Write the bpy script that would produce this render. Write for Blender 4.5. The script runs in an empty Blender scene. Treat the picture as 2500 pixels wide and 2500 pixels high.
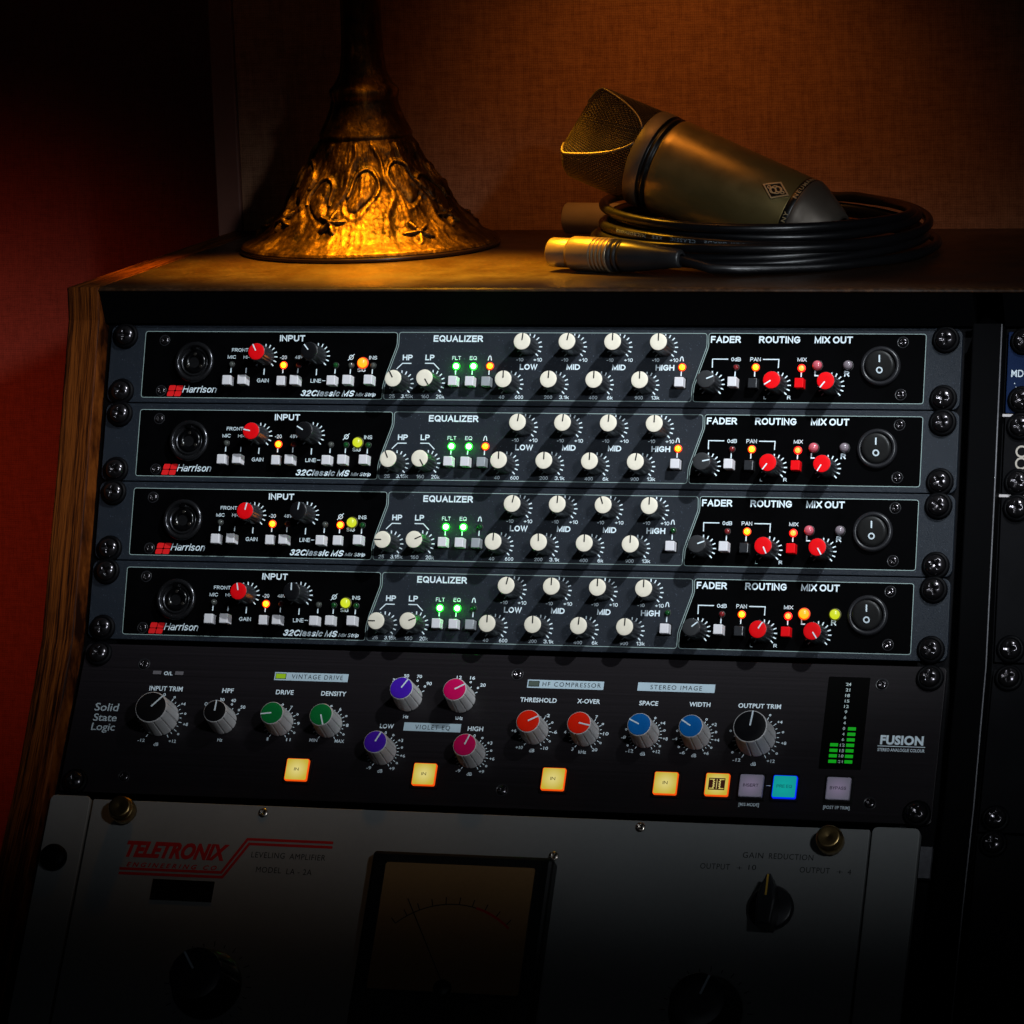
import bpy, math, random
from mathutils import Matrix, Vector, noise
random.seed(7)
MM = 0.001
scene = bpy.context.scene
R = math.radians
# ---------------------------------------------------------------- camera
CAM = Vector((871.70, -2114.03, 301.19))
ROWS = ((0.9582, 0.2838, -0.0365), (0.0167, -0.1829, -0.9830), (-0.2856, 0.9413, -0.1800))   # right, down, forward
right, down, fwd = (Vector(r).normalized() for r in ROWS)
cd = bpy.data.cameras.new('camera'); cam = bpy.data.objects.new('camera', cd)
scene.collection.objects.link(cam)
m = Matrix((right, -down, -fwd)).transposed().to_4x4()
m.translation = CAM * MM
cam.matrix_world = m
cd.sensor_fit = 'HORIZONTAL'; cd.sensor_width = 36.0
cd.lens = 36.0 * 9974.74 / 2500.0
cd.clip_start = 0.1; cd.clip_end = 50.0
scene.camera = cam
# ---------------------------------------------------------------- world, lights, exposure
w = bpy.data.worlds.new('World'); scene.world = w; w.use_nodes = True
bg = w.node_tree.nodes['Background']; bg.inputs[0].default_value = (0.55, 0.6, 1.0, 1); bg.inputs[1].default_value = 0.0005
vs = scene.view_settings
scene.display_settings.display_device = 'sRGB'
vs.view_transform = 'Standard'; vs.look = 'None'; vs.exposure = 0.0; vs.gamma = 1.0
vs.use_curve_mapping = False
A1, A2 = 0.34645, 0.62117          # the lean of the upper and of the lower rack face
HINGE = Vector((0, -61.75, -169.15))
def plane_pt(x, s, h, which=1):
    a = A1 if which == 1 else A2
    b = Vector((0, 0, 0)) if which == 1 else HINGE
    return b + Vector((x, -s * math.sin(a) - h * math.cos(a), -s * math.cos(a) + h * math.sin(a)))
def lamp(name, kind, pos, target, power, color, **kw):
    ld = bpy.data.lights.new(name, kind); ld.energy = power; ld.color = color
    for k, v in kw.items(): setattr(ld, k, v)
    o = bpy.data.objects.new(name, ld); scene.collection.objects.link(o)
    o.location = Vector(pos) * MM
    o.rotation_euler = (Vector(target) - Vector(pos)).to_track_quat('-Z', 'Y').to_euler()
    return o
def shaped(name, tx, ts, dist, dirv, size, sx, rot, power, color, soft):
    """a spot with an oval cone aimed at a point of the upper rack face"""
    d = Vector(dirv).normalized(); t = plane_pt(tx, ts, 0)
    p = t + (plane_pt(d.x, -d.y, d.z) - plane_pt(0, 0, 0)) * dist
    o = lamp(name, 'SPOT', p, t, power, color, spot_size=R(size), spot_blend=1.0, shadow_soft_size=soft)
    q = (t - p).to_track_quat('-Z', 'Y') @ Matrix.Rotation(R(rot), 3, 'Z').to_quaternion()
    o.rotation_euler = q.to_euler(); o.scale = (sx, 1, 1); return o
shaped('key_spot', 270.9, 80.9, 986, (15, 19, 18.1), 14.1, 3.0, -52.0, 58, (0.90, 0.96, 1.0), 0.012)
shaped('front_fill', 323.8, 87.7, 1700, (11.7, 2.5, 20), 16.4, 3.1, -17.1, 58, (0.86, 0.93, 1.0), 0.05)  # added fill from the camera side, not a lamp of the room
wlm = lamp('warm_lamp', 'SPOT', (138, 118, 300), (138, 76, 22), 50.0, (1.0, 0.42, 0.014), spot_size=R(33), spot_blend=1.0, shadow_soft_size=0.02)
wlm.scale = (2.4, 1, 1)
lamp('warm_wall_fill', 'SPOT', (265, 80, 330), (265, 259, -20), 1.65, (1.0, 0.36, 0.06), spot_size=R(78), spot_blend=1.0, shadow_soft_size=0.05)  # extra spot added to put a warm glow on the back wall
lamp('red_wall_fill', 'SPOT', (-420, 60, -130), (-345, 500, -190), 1.6, (1.0, 0.26, 0.09), spot_size=R(70), spot_blend=1.0, shadow_soft_size=0.05)  # added to give the side wall its red glow, no fixture there
lamp('soft_fill', 'AREA', (300, -1500, 500), (250, 0, -150), 0.15, (0.80, 0.88, 1.0), size=0.7)
# ---------------------------------------------------------------- materials
def mat(name, color, rough=0.5, metal=0.0, spec=0.5, emis=None, es=0.0, coat=0.0, alpha=1.0, trans=0.0):
    m = bpy.data.materials.new(name); m.use_nodes = True
    b = m.node_tree.nodes['Principled BSDF']
    b.inputs['Base Color'].default_value = (*color, 1); b.inputs['Roughness'].default_value = rough
    b.inputs['Metallic'].default_value = metal; b.inputs['Specular IOR Level'].default_value = spec
    b.inputs['Coat Weight'].default_value = coat
    b.inputs['Transmission Weight'].default_value = trans
    if emis: b.inputs['Emission Color'].default_value = (*emis, 1); b.inputs['Emission Strength'].default_value = es
    return m
def nt(m): return m.node_tree, m.node_tree.nodes['Principled BSDF']
def N(t, kind, **kw):
    n = t.nodes.new(kind)
    for k, v in kw.items(): setattr(n, k, v)
    return n
def coords(t, scale=(1, 1, 1), out='Object', rot=(0, 0, 0)):
    tc = N(t, 'ShaderNodeTexCoord'); mp = N(t, 'ShaderNodeMapping')
    mp.inputs['Scale'].default_value = scale; mp.inputs['Rotation'].default_value = rot
    t.links.new(tc.outputs[out], mp.inputs[0]); return mp.outputs[0]
def noise_n(t, vec, scale, detail=3, rough=0.5):
    n = N(t, 'ShaderNodeTexNoise'); n.inputs['Scale'].default_value = scale
    n.inputs['Detail'].default_value = detail; n.inputs['Roughness'].default_value = rough
    t.links.new(vec, n.inputs['Vector']); return n
def ramp(t, fac, stops):
    top = max(p for p, c in stops)
    if top > 1:                     # the ramp itself only spans 0 to 1
        q = N(t, 'ShaderNodeMath', operation='DIVIDE'); q.inputs[1].default_value = top; t.links.new(fac, q.inputs[0])
        fac = q.outputs[0]; stops = [(p / top, c) for p, c in stops]
    r = N(t, 'ShaderNodeValToRGB'); e = r.color_ramp.elements
    while len(e) < len(stops): e.new(0.5)
    for i, (p, c) in enumerate(stops): e[i].position = p; e[i].color = (*c, 1) if len(c) == 3 else c
    t.links.new(fac, r.inputs[0]); return r.outputs[0]
def bump(t, b, h, strength, dist=0.0002):
    n = N(t, 'ShaderNodeBump'); n.inputs['Strength'].default_value = strength; n.inputs['Distance'].default_value = dist
    t.links.new(h, n.inputs['Height']); t.links.new(n.outputs[0], b.inputs['Normal'])
def dusty(name, color, rough, fine=900, amt=0.25, bs=0.12, **kw):
    """plain paint or plastic with fine unevenness in tone, gloss and surface"""
    m = mat(name, color, rough, **kw); t, b = nt(m); v = coords(t)
    n = noise_n(t, v, fine, 4, 0.6); n2 = noise_n(t, v, fine * 0.05, 4, 0.6)
    mx = N(t, 'ShaderNodeMath', operation='ADD'); t.links.new(n.outputs['Fac'], mx.inputs[0]); t.links.new(n2.outputs['Fac'], mx.inputs[1])
    lo = tuple(c * (1 - amt) for c in color); hi = tuple(min(1, c * (1 + amt)) for c in color)
    hf = N(t, 'ShaderNodeMath', operation='MULTIPLY'); hf.inputs[1].default_value = 0.5; t.links.new(mx.outputs[0], hf.inputs[0])
    t.links.new(ramp(t, hf.outputs[0], [(0.3, lo), (0.7, hi)]), b.inputs['Base Color'])
    rr = ramp(t, n2.outputs['Fac'], [(0.3, (rough * 0.8,) * 3), (0.7, (min(1, rough * 1.2),) * 3)])
    t.links.new(rr, b.inputs['Roughness'])
    bump(t, b, n.outputs['Fac'], bs, 0.00005)
    return m
# powder coated dark blue-grey faceplate with glittering grains
M = {}
def powder(name, c0, c1, grain=1500, rough=0.42, bs=0.6, spec=0.5):
    m = mat(name, c0, rough, spec=spec); t, b = nt(m); v = coords(t)
    n = noise_n(t, v, grain, 2, 0.7)
    n2 = noise_n(t, v, 60, 4, 0.6)
    vo = N(t, 'ShaderNodeTexVoronoi'); vo.inputs['Scale'].default_value = grain * 0.8; t.links.new(v, vo.inputs['Vector'])
    fl = ramp(t, vo.outputs['Color'], [(0.88, (0, 0, 0)), (0.99, (1, 1, 1))])
    base = ramp(t, n.outputs['Fac'], [(0.35, c0), (0.65, c1)])
    mx = N(t, 'ShaderNodeMix', data_type='RGBA'); mx.inputs[0].default_value = 0
    t.links.new(fl, mx.inputs[0]); t.links.new(base, mx.inputs[6]); mx.inputs[7].default_value = (*[min(1, c * 4.0 + .03) for c in c1], 1)
    t.links.new(mx.outputs[2], b.inputs['Base Color'])
    t.links.new(ramp(t, n2.outputs['Fac'], [(0.3, (rough * .85,) * 3), (0.7, (rough * 1.2,) * 3)]), b.inputs['Roughness'])
    bump(t, b, n.outputs['Fac'], bs, 0.00018)
    return m
M['panel'] = powder('powder_coated_steel', (0.0036, 0.0058, 0.0100), (0.0105, 0.0155, 0.0235), 3200, .46, 1.0, .25)
M['black'] = dusty('matte_black_print', (0.0004, 0.0004, 0.0006), 0.6, 900, 0.5, 0.05, spec=0.025)
M['ink'] = dusty('white_silkscreen', (0.62, 0.72, 0.78), 0.6, 3000, 0.10, 0.02, spec=0.2)
M['inkdark'] = mat('black_silkscreen', (0.004, 0.004, 0.006), 0.6, spec=0.2)
M['line'] = dusty('pale_green_silkscreen', (0.28, 0.37, 0.36), 0.6, 3000, 0.12, 0.02, spec=0.2)
M['cream'] = dusty('cream_plastic', (0.68, 0.63, 0.52), 0.5, 700, 0.05, 0.06, spec=.25)
M['red'] = dusty('red_plastic', (0.66, 0.001, 0.004), 0.55, 700, 0.08, 0.06, spec=.12)
M['charcoal'] = dusty('charcoal_plastic', (0.022, 0.023, 0.025), 0.5, 700, 0.12, 0.06, spec=.2)
M['knobblack'] = dusty('black_knob_plastic', (0.018, 0.019, 0.022), 0.32, 900, 0.2, 0.08)
M['capblack'] = dusty('black_cap_plastic', (0.004, 0.004, 0.005), 0.4, 900, 0.2, 0.05, spec=0.2)
M['white_btn'] = dusty('warm_white_button_plastic', (0.58, 0.57, 0.60), 0.45, 800, 0.05, 0.05, spec=.25)
M['grey_btn'] = dusty('grey_button_plastic', (0.27, 0.29, 0.31), 0.38, 800, 0.06, 0.05)
M['slot'] = mat('slot_shade_and_plate_black', (0.002, 0.002, 0.002), 0.9, spec=0.05)  # black of the painted slot shade, window frames and name plate
M['screw'] = dusty('black_oxide_steel', (0.050, 0.046, 0.050), 0.20, 500, 0.25, 0.05, metal=0.9)
M['washer'] = dusty('black_nylon_washer', (0.0015, 0.0015, 0.002), 0.5, 600, 0.3, 0.08, spec=0.06)
M['rim'] = dusty('black_satin_rim', (0.012, 0.012, 0.014), 0.34, 900, 0.25, 0.15, spec=.35)
M['rocker'] = dusty('black_rocker_plastic', (0.010, 0.010, 0.010), 0.45, 900, 0.2, 0.15, spec=.3)
M['nickel'] = dusty('nickel_screw_steel', (0.42, 0.37, 0.32), 0.28, 500, 0.2, 0.05, metal=1.0)
M['brass'] = dusty('aged_brass', (0.40, 0.27, 0.11), 0.33, 400, 0.3, 0.1, metal=1.0)
M['chassis'] = mat('black_chassis_steel', (0.0012, 0.0012, 0.0015), 0.7, spec=0.03)
M['fusion'] = None
def brushed(name, c, rough, spec):
    m = mat(name, c, rough, spec=spec); t, b = nt(m)
    v = coords(t, (6, 900, 900)); n = noise_n(t, v, 1.0, 4, 0.6)
    t.links.new(ramp(t, n.outputs['Fac'], [(0.3, tuple(x * .7 for x in c)), (0.7, tuple(x * 1.4 for x in c))]), b.inputs['Base Color'])
    v2 = coords(t); n2 = noise_n(t, v2, 1800, 2, .6); bump(t, b, n.outputs['Fac'], 0.25, 0.00006)
    t.links.new(ramp(t, n2.outputs['Fac'], [(0.3, (rough * .85,) * 3), (0.7, (rough * 1.2,) * 3)]), b.inputs['Roughness'])
    return m
M['fusion'] = brushed('anodised_black_aluminium', (0.0068, 0.0054, 0.0066), 0.40, 0.22)
M['silver'] = dusty('silver_grey_knob_plastic', (0.50, 0.49, 0.49), 0.36, 900, 0.08, 0.05, metal=0.15)
M['green'] = dusty('green_cap', (0.001, 0.140, 0.030), 0.5, 700, 0.06, 0.05, spec=.12)
M['violet'] = dusty('violet_cap', (0.050, 0.008, 0.38), 0.5, 700, 0.06, 0.05, spec=.12)
M['pink'] = dusty('magenta_cap', (0.52, 0.001, 0.085), 0.5, 700, 0.06, 0.05, spec=.12)
M['orange'] = dusty('orange_red_cap', (0.70, 0.012, 0.001), 0.5, 700, 0.06, 0.05, spec=.12)
M['blue'] = dusty('blue_cap', (0.001, 0.105, 0.36), 0.5, 700, 0.06, 0.05, spec=.12)
M['glass'] = mat('black_meter_glass', (0.001, 0.001, 0.001), 0.25, spec=0.2)
M['box'] = dusty('pale_blue_print_box', (0.34, 0.44, 0.50), 0.6, 2500, 0.06, 0.02, spec=0.2)
M['cream_enamel'] = dusty('grey_enamel', (0.165, 0.170, 0.168), 0.5, 260, 0.06, 0.10, spec=.3)
M['redprint'] = dusty('dark_red_print', (0.30, 0.004, 0.006), 0.55, 2500, 0.08, 0.02, spec=0.2)
M['bluepanel'] = dusty('royal_blue_enamel', (0.001, 0.010, 0.045), 0.5, 900, 0.15, 0.15, spec=.15)
M['paleprint'] = dusty('pale_edge_strip', (0.45, 0.42, 0.42), 0.5, 900, 0.1, 0.05)
def led_pair(key, core, cs, ring, rs):
    M[key] = mat('lit_led_' + key, (0.02, 0.02, 0.02), 0.3, emis=core, es=cs)
    M[key + '_ring'] = mat('lit_led_rim_' + key, (0.02, 0.01, 0.01), 0.4, emis=ring, es=rs)  # glowing ring that paints the halo round a lit lens
led_pair('amber', (1.0, 0.27, 0.003), 8.0, (1.0, 0.05, 0.001), 1.6)
led_pair('green_lit', (0.030, 1.0, 0.045), 70.0, (0.003, 1.0, 0.01), 2.0)
led_pair('red_lit', (1.0, 0.055, 0.006), 13.0, (1.0, 0.004, 0.002), 2.6)
led_pair('sig_orange', (1.0, 0.30, 0.004), 1.9, (1.0, 0.06, 0.002), 1.0)
led_pair('sig_lime', (0.62, 0.72, 0.01), 1.0, (0.10, 0.12, 0.003), 0.5)
led_pair('sig_yellow', (0.85, 0.72, 0.01), 1.0, (0.25, 0.10, 0.003), 0.6)
M['led_off'] = dusty('clear_led_lens', (0.055, 0.060, 0.055), 0.12, 900, 0.1, 0.0)
M['led_off_green'] = mat('dark_green_led_lens', (0.004, 0.050, 0.010), 0.12)
M['led_off_red'] = mat('dark_red_led_lens', (0.16, 0.012, 0.014), 0.15)
M['led_pink'] = mat('rosy_led_lens', (0.42, 0.09, 0.12), 0.15, emis=(0.5, 0.01, 0.02), es=0.15)
M['led_grey'] = mat('smoky_led_lens', (0.17, 0.14, 0.16), 0.15)
M['led_rim'] = dusty('black_led_collar', (0.014, 0.014, 0.014), 0.4, 900, 0.2, 0.0)
M['meter_led'] = mat('lit_green_bar', (0.0, 0.01, 0.0), 0.5, emis=(0.0, 0.28, 0.004), es=1.0)
M['drive_led'] = mat('lit_lime_bar', (0.01, 0.02, 0.0), 0.5, emis=(0.20, 0.36, 0.003), es=0.9)
M['comp_led'] = mat('unlit_green_bar', (0.05, 0.07, 0.055), 0.5)
M['ol_led'] = mat('unlit_grey_bar', (0.11, 0.10, 0.11), 0.5)
def lit_face(name, mid, edge, es):
    m = mat(name, (0.02, 0.02, 0.01), 0.5, spec=.1); t, b = nt(m)
    tc = N(t, 'ShaderNodeTexCoord'); ln = N(t, 'ShaderNodeVectorMath', operation='LENGTH')
    mp = N(t, 'ShaderNodeMapping'); mp.inputs['Scale'].default_value = (150, 150, 0)
    t.links.new(tc.outputs['Object'], mp.inputs[0]); t.links.new(mp.outputs[0], ln.inputs[0])
    t.links.new(ramp(t, ln.outputs['Value'], [(0.1, mid), (1.0, edge)]), b.inputs['Emission Color'])
    b.inputs['Emission Strength'].default_value = es
    return m
M['key_face'] = lit_face('lit_amber_key', (0.70, 0.60, 0.20), (0.52, 0.40, 0.035), 1.0)
M['key_side'] = mat('lit_amber_key_edge', (0.05, 0.01, 0.0), 0.4, emis=(1.0, 0.09, 0.003), es=0.9)
M['teal_face'] = lit_face('lit_teal_key', (0.0, 0.36, 0.32), (0.0, 0.30, 0.30), 0.9)
M['teal_side'] = mat('lit_blue_key_edge', (0.0, 0.0, 0.05), 0.4, emis=(0.0, 0.02, 1.0), es=0.9)
M['plain_key'] = lit_face('lavender_key', (0.15, 0.12, 0.19), (0.09, 0.085, 0.12), 1.0)
M['plain_key_side'] = dusty('milky_key_plastic', (0.26, 0.24, 0.30), 0.35, 800, 0.05, 0.03)
M['bezel'] = mat('black_key_bezel', (0.002, 0.002, 0.002), 0.5, spec=0.15)
M['emblem'] = mat('dark_orange_print', (0.12, 0.015, 0.0), 0.5)
def wood(name, c0, c1, c2):
    m = mat(name, c1, 0.55, spec=0.06); t, b = nt(m)
    v = coords(t, (700, 20, 9)); n = noise_n(t, v, 1.0, 5, 0.6)
    v2 = coords(t, (2600, 90, 60)); n2 = noise_n(t, v2, 1.0, 3, 0.6)
    v3 = coords(t, (150, 6, 3)); n3 = noise_n(t, v3, 1.0, 3, 0.5)
    ad = N(t, 'ShaderNodeMath', operation='MULTIPLY_ADD'); t.links.new(n2.outputs['Fac'], ad.inputs[0]); ad.inputs[1].default_value = 0.8; t.links.new(n.outputs['Fac'], ad.inputs[2])
    a2 = N(t, 'ShaderNodeMath', operation='MULTIPLY_ADD'); t.links.new(n3.outputs['Fac'], a2.inputs[0]); a2.inputs[1].default_value = 0.5; t.links.new(ad.outputs[0], a2.inputs[2])
    t.links.new(ramp(t, a2.outputs[0], [(1.00, c0), (1.14, c1), (1.32, c2)]), b.inputs['Base Color'])
    bump(t, b, ad.outputs[0], 0.35, 0.0002)
    return m
M['wood'] = wood('walnut_veneer', (0.010, 0.0024, 0.0007), (0.058, 0.0135, 0.0020), (0.135, 0.035, 0.0050))
def speckle(name):
    m = mat(name, (0.05, 0.045, 0.04), 0.38, spec=0.5); t, b = nt(m); v = coords(t)
    n = noise_n(t, v, 420, 4, 0.7); n2 = noise_n(t, v, 40, 4, 0.6)
    t.links.new(ramp(t, n.outputs['Fac'], [(0.38, (0.009, 0.0035, 0.0010)), (0.58, (0.022, 0.0085, 0.0028)), (0.78, (0.062, 0.028, 0.010))]), b.inputs['Base Color'])
    t.links.new(ramp(t, n2.outputs['Fac'], [(0.3, (0.30,) * 3), (0.7, (0.46,) * 3)]), b.inputs['Roughness'])
    bump(t, b, n.outputs['Fac'], 0.3, 0.0002); return m
M['top'] = speckle('worn_black_laminate')
M['rackedge'] = dusty('highlight_and_bracket_grey', (0.10, 0.10, 0.11), 0.45, 500, 0.4, 0.1)  # grey of the painted edge highlight and of the side bracket
M['rackblack'] = dusty('matte_black_rack_paint', (0.0018, 0.0018, 0.0025), 0.5, 500, 0.3, 0.1, spec=0.08)
M['sockring'] = dusty('dark_socket_metal', (0.05, 0.05, 0.055), 0.25, 700, 0.3, 0.1, metal=0.9)
M['sockblack'] = dusty('glossy_black_socket_plastic', (0.0012, 0.0012, 0.0015), 0.22, 700, 0.3, 0.1, spec=0.35)
def fabric(name, c0, c1):
    m = mat(name, c1, 0.9, spec=0.1); t, b = nt(m)
    w1 = N(t, 'ShaderNodeTexWave', wave_type='BANDS', bands_direction='X'); w2 = N(t, 'ShaderNodeTexWave', wave_type='BANDS', bands_direction='Z')
    v = coords(t)
    for q, s in ((w1, 240), (w2, 215)):
        q.inputs['Scale'].default_value = s; q.inputs['Distortion'].default_value = 3.0; q.inputs['Detail'].default_value = 2; q.inputs['Detail Scale'].default_value = 2.5
        t.links.new(v, q.inputs['Vector'])
    n = noise_n(t, coords(t, (90, 90, 400)), 1.0, 5, 0.7); n2 = noise_n(t, coords(t, (400, 90, 60)), 1.0, 5, 0.7)
    ad = N(t, 'ShaderNodeMath', operation='ADD'); t.links.new(w1.outputs['Fac'], ad.inputs[0]); t.links.new(w2.outputs['Fac'], ad.inputs[1])
    a2 = N(t, 'ShaderNodeMath', operation='ADD'); t.links.new(n.outputs['Fac'], a2.inputs[0]); t.links.new(n2.outputs['Fac'], a2.inputs[1])
    a3 = N(t, 'ShaderNodeMath', operation='MULTIPLY_ADD'); t.links.new(ad.outputs[0], a3.inputs[0]); a3.inputs[1].default_value = 0.22; t.links.new(a2.outputs[0], a3.inputs[2])
    t.links.new(ramp(t, a3.outputs[0], [(0.85, c0), (1.55, c1)]), b.inputs['Base Color'])
    bump(t, b, a3.outputs[0], 0.45, 0.0004); return m
M['fabric'] = fabric('woven_wall_fabric', (0.17, 0.075, 0.040), (0.36, 0.18, 0.10))
M['fabric2'] = fabric('woven_side_fabric', (0.20, 0.040, 0.028), (0.40, 0.075, 0.050))
M['trim'] = dusty('brown_wall_trim', (0.16, 0.060, 0.040), 0.6, 200, 0.1, 0.1)
def bronze(name):
    m = mat(name, (0.3, 0.16, 0.04), 0.4, metal=0.85); t, b = nt(m); v = coords(t)
    n = noise_n(t, v, 55, 6, 0.65); n2 = noise_n(t, coords(t, (260, 260, 60)), 1.0, 4, 0.7)
    ad = N(t, 'ShaderNodeMath', operation='MULTIPLY_ADD'); t.links.new(n2.outputs['Fac'], ad.inputs[0]); ad.inputs[1].default_value = 0.6; t.links.new(n.outputs['Fac'], ad.inputs[2])
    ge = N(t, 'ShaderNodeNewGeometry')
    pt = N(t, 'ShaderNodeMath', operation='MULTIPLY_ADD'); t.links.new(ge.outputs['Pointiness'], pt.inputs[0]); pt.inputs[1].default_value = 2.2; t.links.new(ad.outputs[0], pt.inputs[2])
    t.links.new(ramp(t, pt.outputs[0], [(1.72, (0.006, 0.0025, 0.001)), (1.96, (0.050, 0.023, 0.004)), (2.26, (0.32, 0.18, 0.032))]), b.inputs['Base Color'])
    t.links.new(ramp(t, ad.outputs[0], [(0.4, (0.30,) * 3), (1.0, (0.55,) * 3)]), b.inputs['Roughness'])
    bump(t, b, ad.outputs[0], 0.8, 0.0012); return m
M['bronze'] = bronze('patinated_bronze')
M['bronzerim'] = dusty('dark_bronze_rim', (0.02, 0.010, 0.006), 0.3, 300, 0.3, 0.2, metal=0.4)
M['micbody'] = dusty('satin_nickel_body', (0.24, 0.18, 0.065), 0.38, 1500, 0.05, 0.12, metal=0.7)
M['miccone'] = dusty('satin_nickel_cone', (0.12, 0.10, 0.08), 0.5, 1500, 0.05, 0.12, metal=0.6)
M['micband'] = mat('black_enamel_band', (0.004, 0.004, 0.004), 0.35)
M['gold'] = dusty('gold_lettering', (0.70, 0.55, 0.30), 0.35, 1500, 0.05, 0.02, metal=0.6)
M['mesh'] = dusty('woven_wire_mesh', (0.14, 0.11, 0.07), 0.35, 1500, 0.2, 0.05, metal=0.9)
M['micdark'] = mat('dark_capsule_interior', (0.006, 0.005, 0.004), 0.8, spec=0.1)
M['rubber'] = dusty('black_cable_jacket', (0.005, 0.005, 0.006), 0.30, 600, 0.25, 0.05)
M['cabletext'] = mat('pale_cable_print', (0.20, 0.26, 0.30), 0.6)
M['shell'] = dusty('dark_nickel_connector', (0.24, 0.18, 0.11), 0.36, 1500, 0.1, 0.12, metal=0.6)
M['shell_bright'] = dusty('brightened_connector', (0.40, 0.34, 0.27), 0.45, 1500, 0.1, 0.12, metal=0.2)  # lightened shell colour, painted light for the back plug
M['boot'] = dusty('black_rubber_boot', (0.014, 0.014, 0.015), 0.35, 700, 0.2, 0.1)
M['yellowline'] = mat('yellow_pointer_line', (0.6, 0.36, 0.04), 0.5)
M['dial'] = dusty('amber_meter_dial', (0.20, 0.10, 0.03), 0.6, 500, 0.1, 0.03)
M['meterframe'] = dusty('black_meter_bakelite', (0.006, 0.006, 0.006), 0.35, 500, 0.2, 0.1, spec=0.3)
# ---------------------------------------------------------------- mesh helpers (all in millimetres)
class MB:
    def __init__(s): s.v = []; s.f = []; s.sm = []
    def add(s, vs, fs, smooth=False):
        o = len(s.v); s.v += [tuple(v) for v in vs]; s.f += [tuple(i + o for i in f) for f in fs]; s.sm += [smooth] * len(fs); return s
    def box(s, x0, x1, y0, y1, z0, z1):
        vs = [(x, y, z) for z in (z0, z1) for y in (y0, y1) for x in (x0, x1)]
        return s.add(vs, [(0, 2, 3, 1), (4, 5, 7, 6), (0, 1, 5, 4), (2, 6, 7, 3), (0, 4, 6, 2), (1, 3, 7, 5)])
    def prism(s, pts, z0, z1, bev=0.0, smooth=False):
        """pts counter-clockwise outline; optional bevel of the upper rim"""
        n = len(pts); lay = [(pts, z0)]
        if bev > 0:
            lay.append((pts, z1 - bev)); lay.append((inset(pts, bev * .3), z1 - bev * .3)); lay.append((inset(pts, bev), z1))
        else: lay.append((pts, z1))
        vs = [(x, y, z) for p, z in lay for x, y in p]; fs = [tuple(range(n - 1, -1, -1))]
        for k in range(len(lay) - 1):
            for i in range(n):
                j = (i + 1) % n; fs.append((k * n + i, k * n + j, (k + 1) * n + j, (k + 1) * n + i))
        fs.append(tuple(range((len(lay) - 1) * n, len(lay) * n)))
        return s.add(vs, fs, smooth)
    def lathe(s, prof, n=48, smooth=True, close=True, rad=None, x0=0, y0=0):
        """prof: list of (r, z); rad(angle, r, z) may change the radius"""
        vs = []; fs = []
        for r, z in prof:
            for i in range(n):
                a = 2 * math.pi * i / n; q = rad(a, r, z) if rad else r
                vs.append((x0 + q * math.cos(a), y0 + q * math.sin(a), z))
        for k in range(len(prof) - 1):
            for i in range(n):
                j = (i + 1) % n; fs.append((k * n + i, k * n + j, (k + 1) * n + j, (k + 1) * n + i))
        s.add(vs, fs, smooth)
        if close:
            o = len(s.v) - len(vs)
            for k in (0, len(prof) - 1):
                if prof[k][0] > 1e-6:
                    ring = tuple(o + k * n + i for i in range(n)); s.f.append(ring if k else ring[::-1]); s.sm.append(False)
        return s
    def tube(s, path, r, n=10, smooth=True, closed=False):
        P = [Vector(p) for p in path]; vs = []; fs = []; up = Vector((0, 0, 1)); prev = None
        L = len(P)
        for i, p in enumerate(P):
            t = (P[min(i + 1, L - 1)] - P[max(i - 1, 0)]).normalized() if not closed else (P[(i + 1) % L] - P[i - 1]).normalized()
            a = prev if prev is not None else (up if abs(t.z) < .9 else Vector((1, 0, 0)))
            b = (a - t * a.dot(t)).normalized(); prev = b; c = t.cross(b)
            rr = r[i] if isinstance(r, (list, tuple)) else r
            for k in range(n):
                q = 2 * math.pi * k / n; vs.append(p + (b * math.cos(q) + c * math.sin(q)) * rr)
        for i in range(L if closed else L - 1):
            for k in range(n):
                l = (k + 1) % n; i2 = (i + 1) % L; fs.append((i * n + k, i * n + l, i2 * n + l, i2 * n + k))
        s.add(vs, fs, smooth)
        if not closed:
            o = len(s.v) - len(vs); s.f.append(tuple(o + k for k in range(n))[::-1]); s.f.append(tuple(o + (L - 1) * n + k for k in range(n))); s.sm += [False, False]
        return s
    def mesh(s, name, mats):
        me = bpy.data.meshes.new(name); me.from_pydata([(x * MM, y * MM, z * MM) for x, y, z in s.v], [], s.f)
        for q in (mats if isinstance(mats, (list, tuple)) else [mats]): me.materials.append(q)
        me.polygons.foreach_set('use_smooth', s.sm); me.update(); return me
def inset(pts, d):
    n = len(pts); out = []
    for i in range(n):
        p0, p1, p2 = Vector(pts[i - 1]), Vector(pts[i]), Vector(pts[(i + 1) % n])
        e1 = (p1 - p0); e2 = (p2 - p1)
        if e1.length < 1e-9 or e2.length < 1e-9: out.append(tuple(p1)); continue
        e1.normalize(); e2.normalize()
        n1 = Vector((-e1.y, e1.x)); n2 = Vector((-e2.y, e2.x)); b = (n1 + n2)
        if b.length < 1e-6: b = n1
        b.normalize(); k = max(0.4, b.dot(n1)); out.append(tuple(p1 + b * (d / k)))
    return out
def rrect(x0, x1, y0, y1, r, n=5, skip=()):
    pts = []
    for idx, (cx, cy, a0) in enumerate(((x1 - r, y0 + r, -90), (x1 - r, y1 - r, 0), (x0 + r, y1 - r, 90), (x0 + r, y0 + r, 180))):
        for i in range(n + 1):
            a = R(a0 + 90 * i / n); pts.append((cx + r * math.cos(a), cy + r * math.sin(a)))
    return pts
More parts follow.
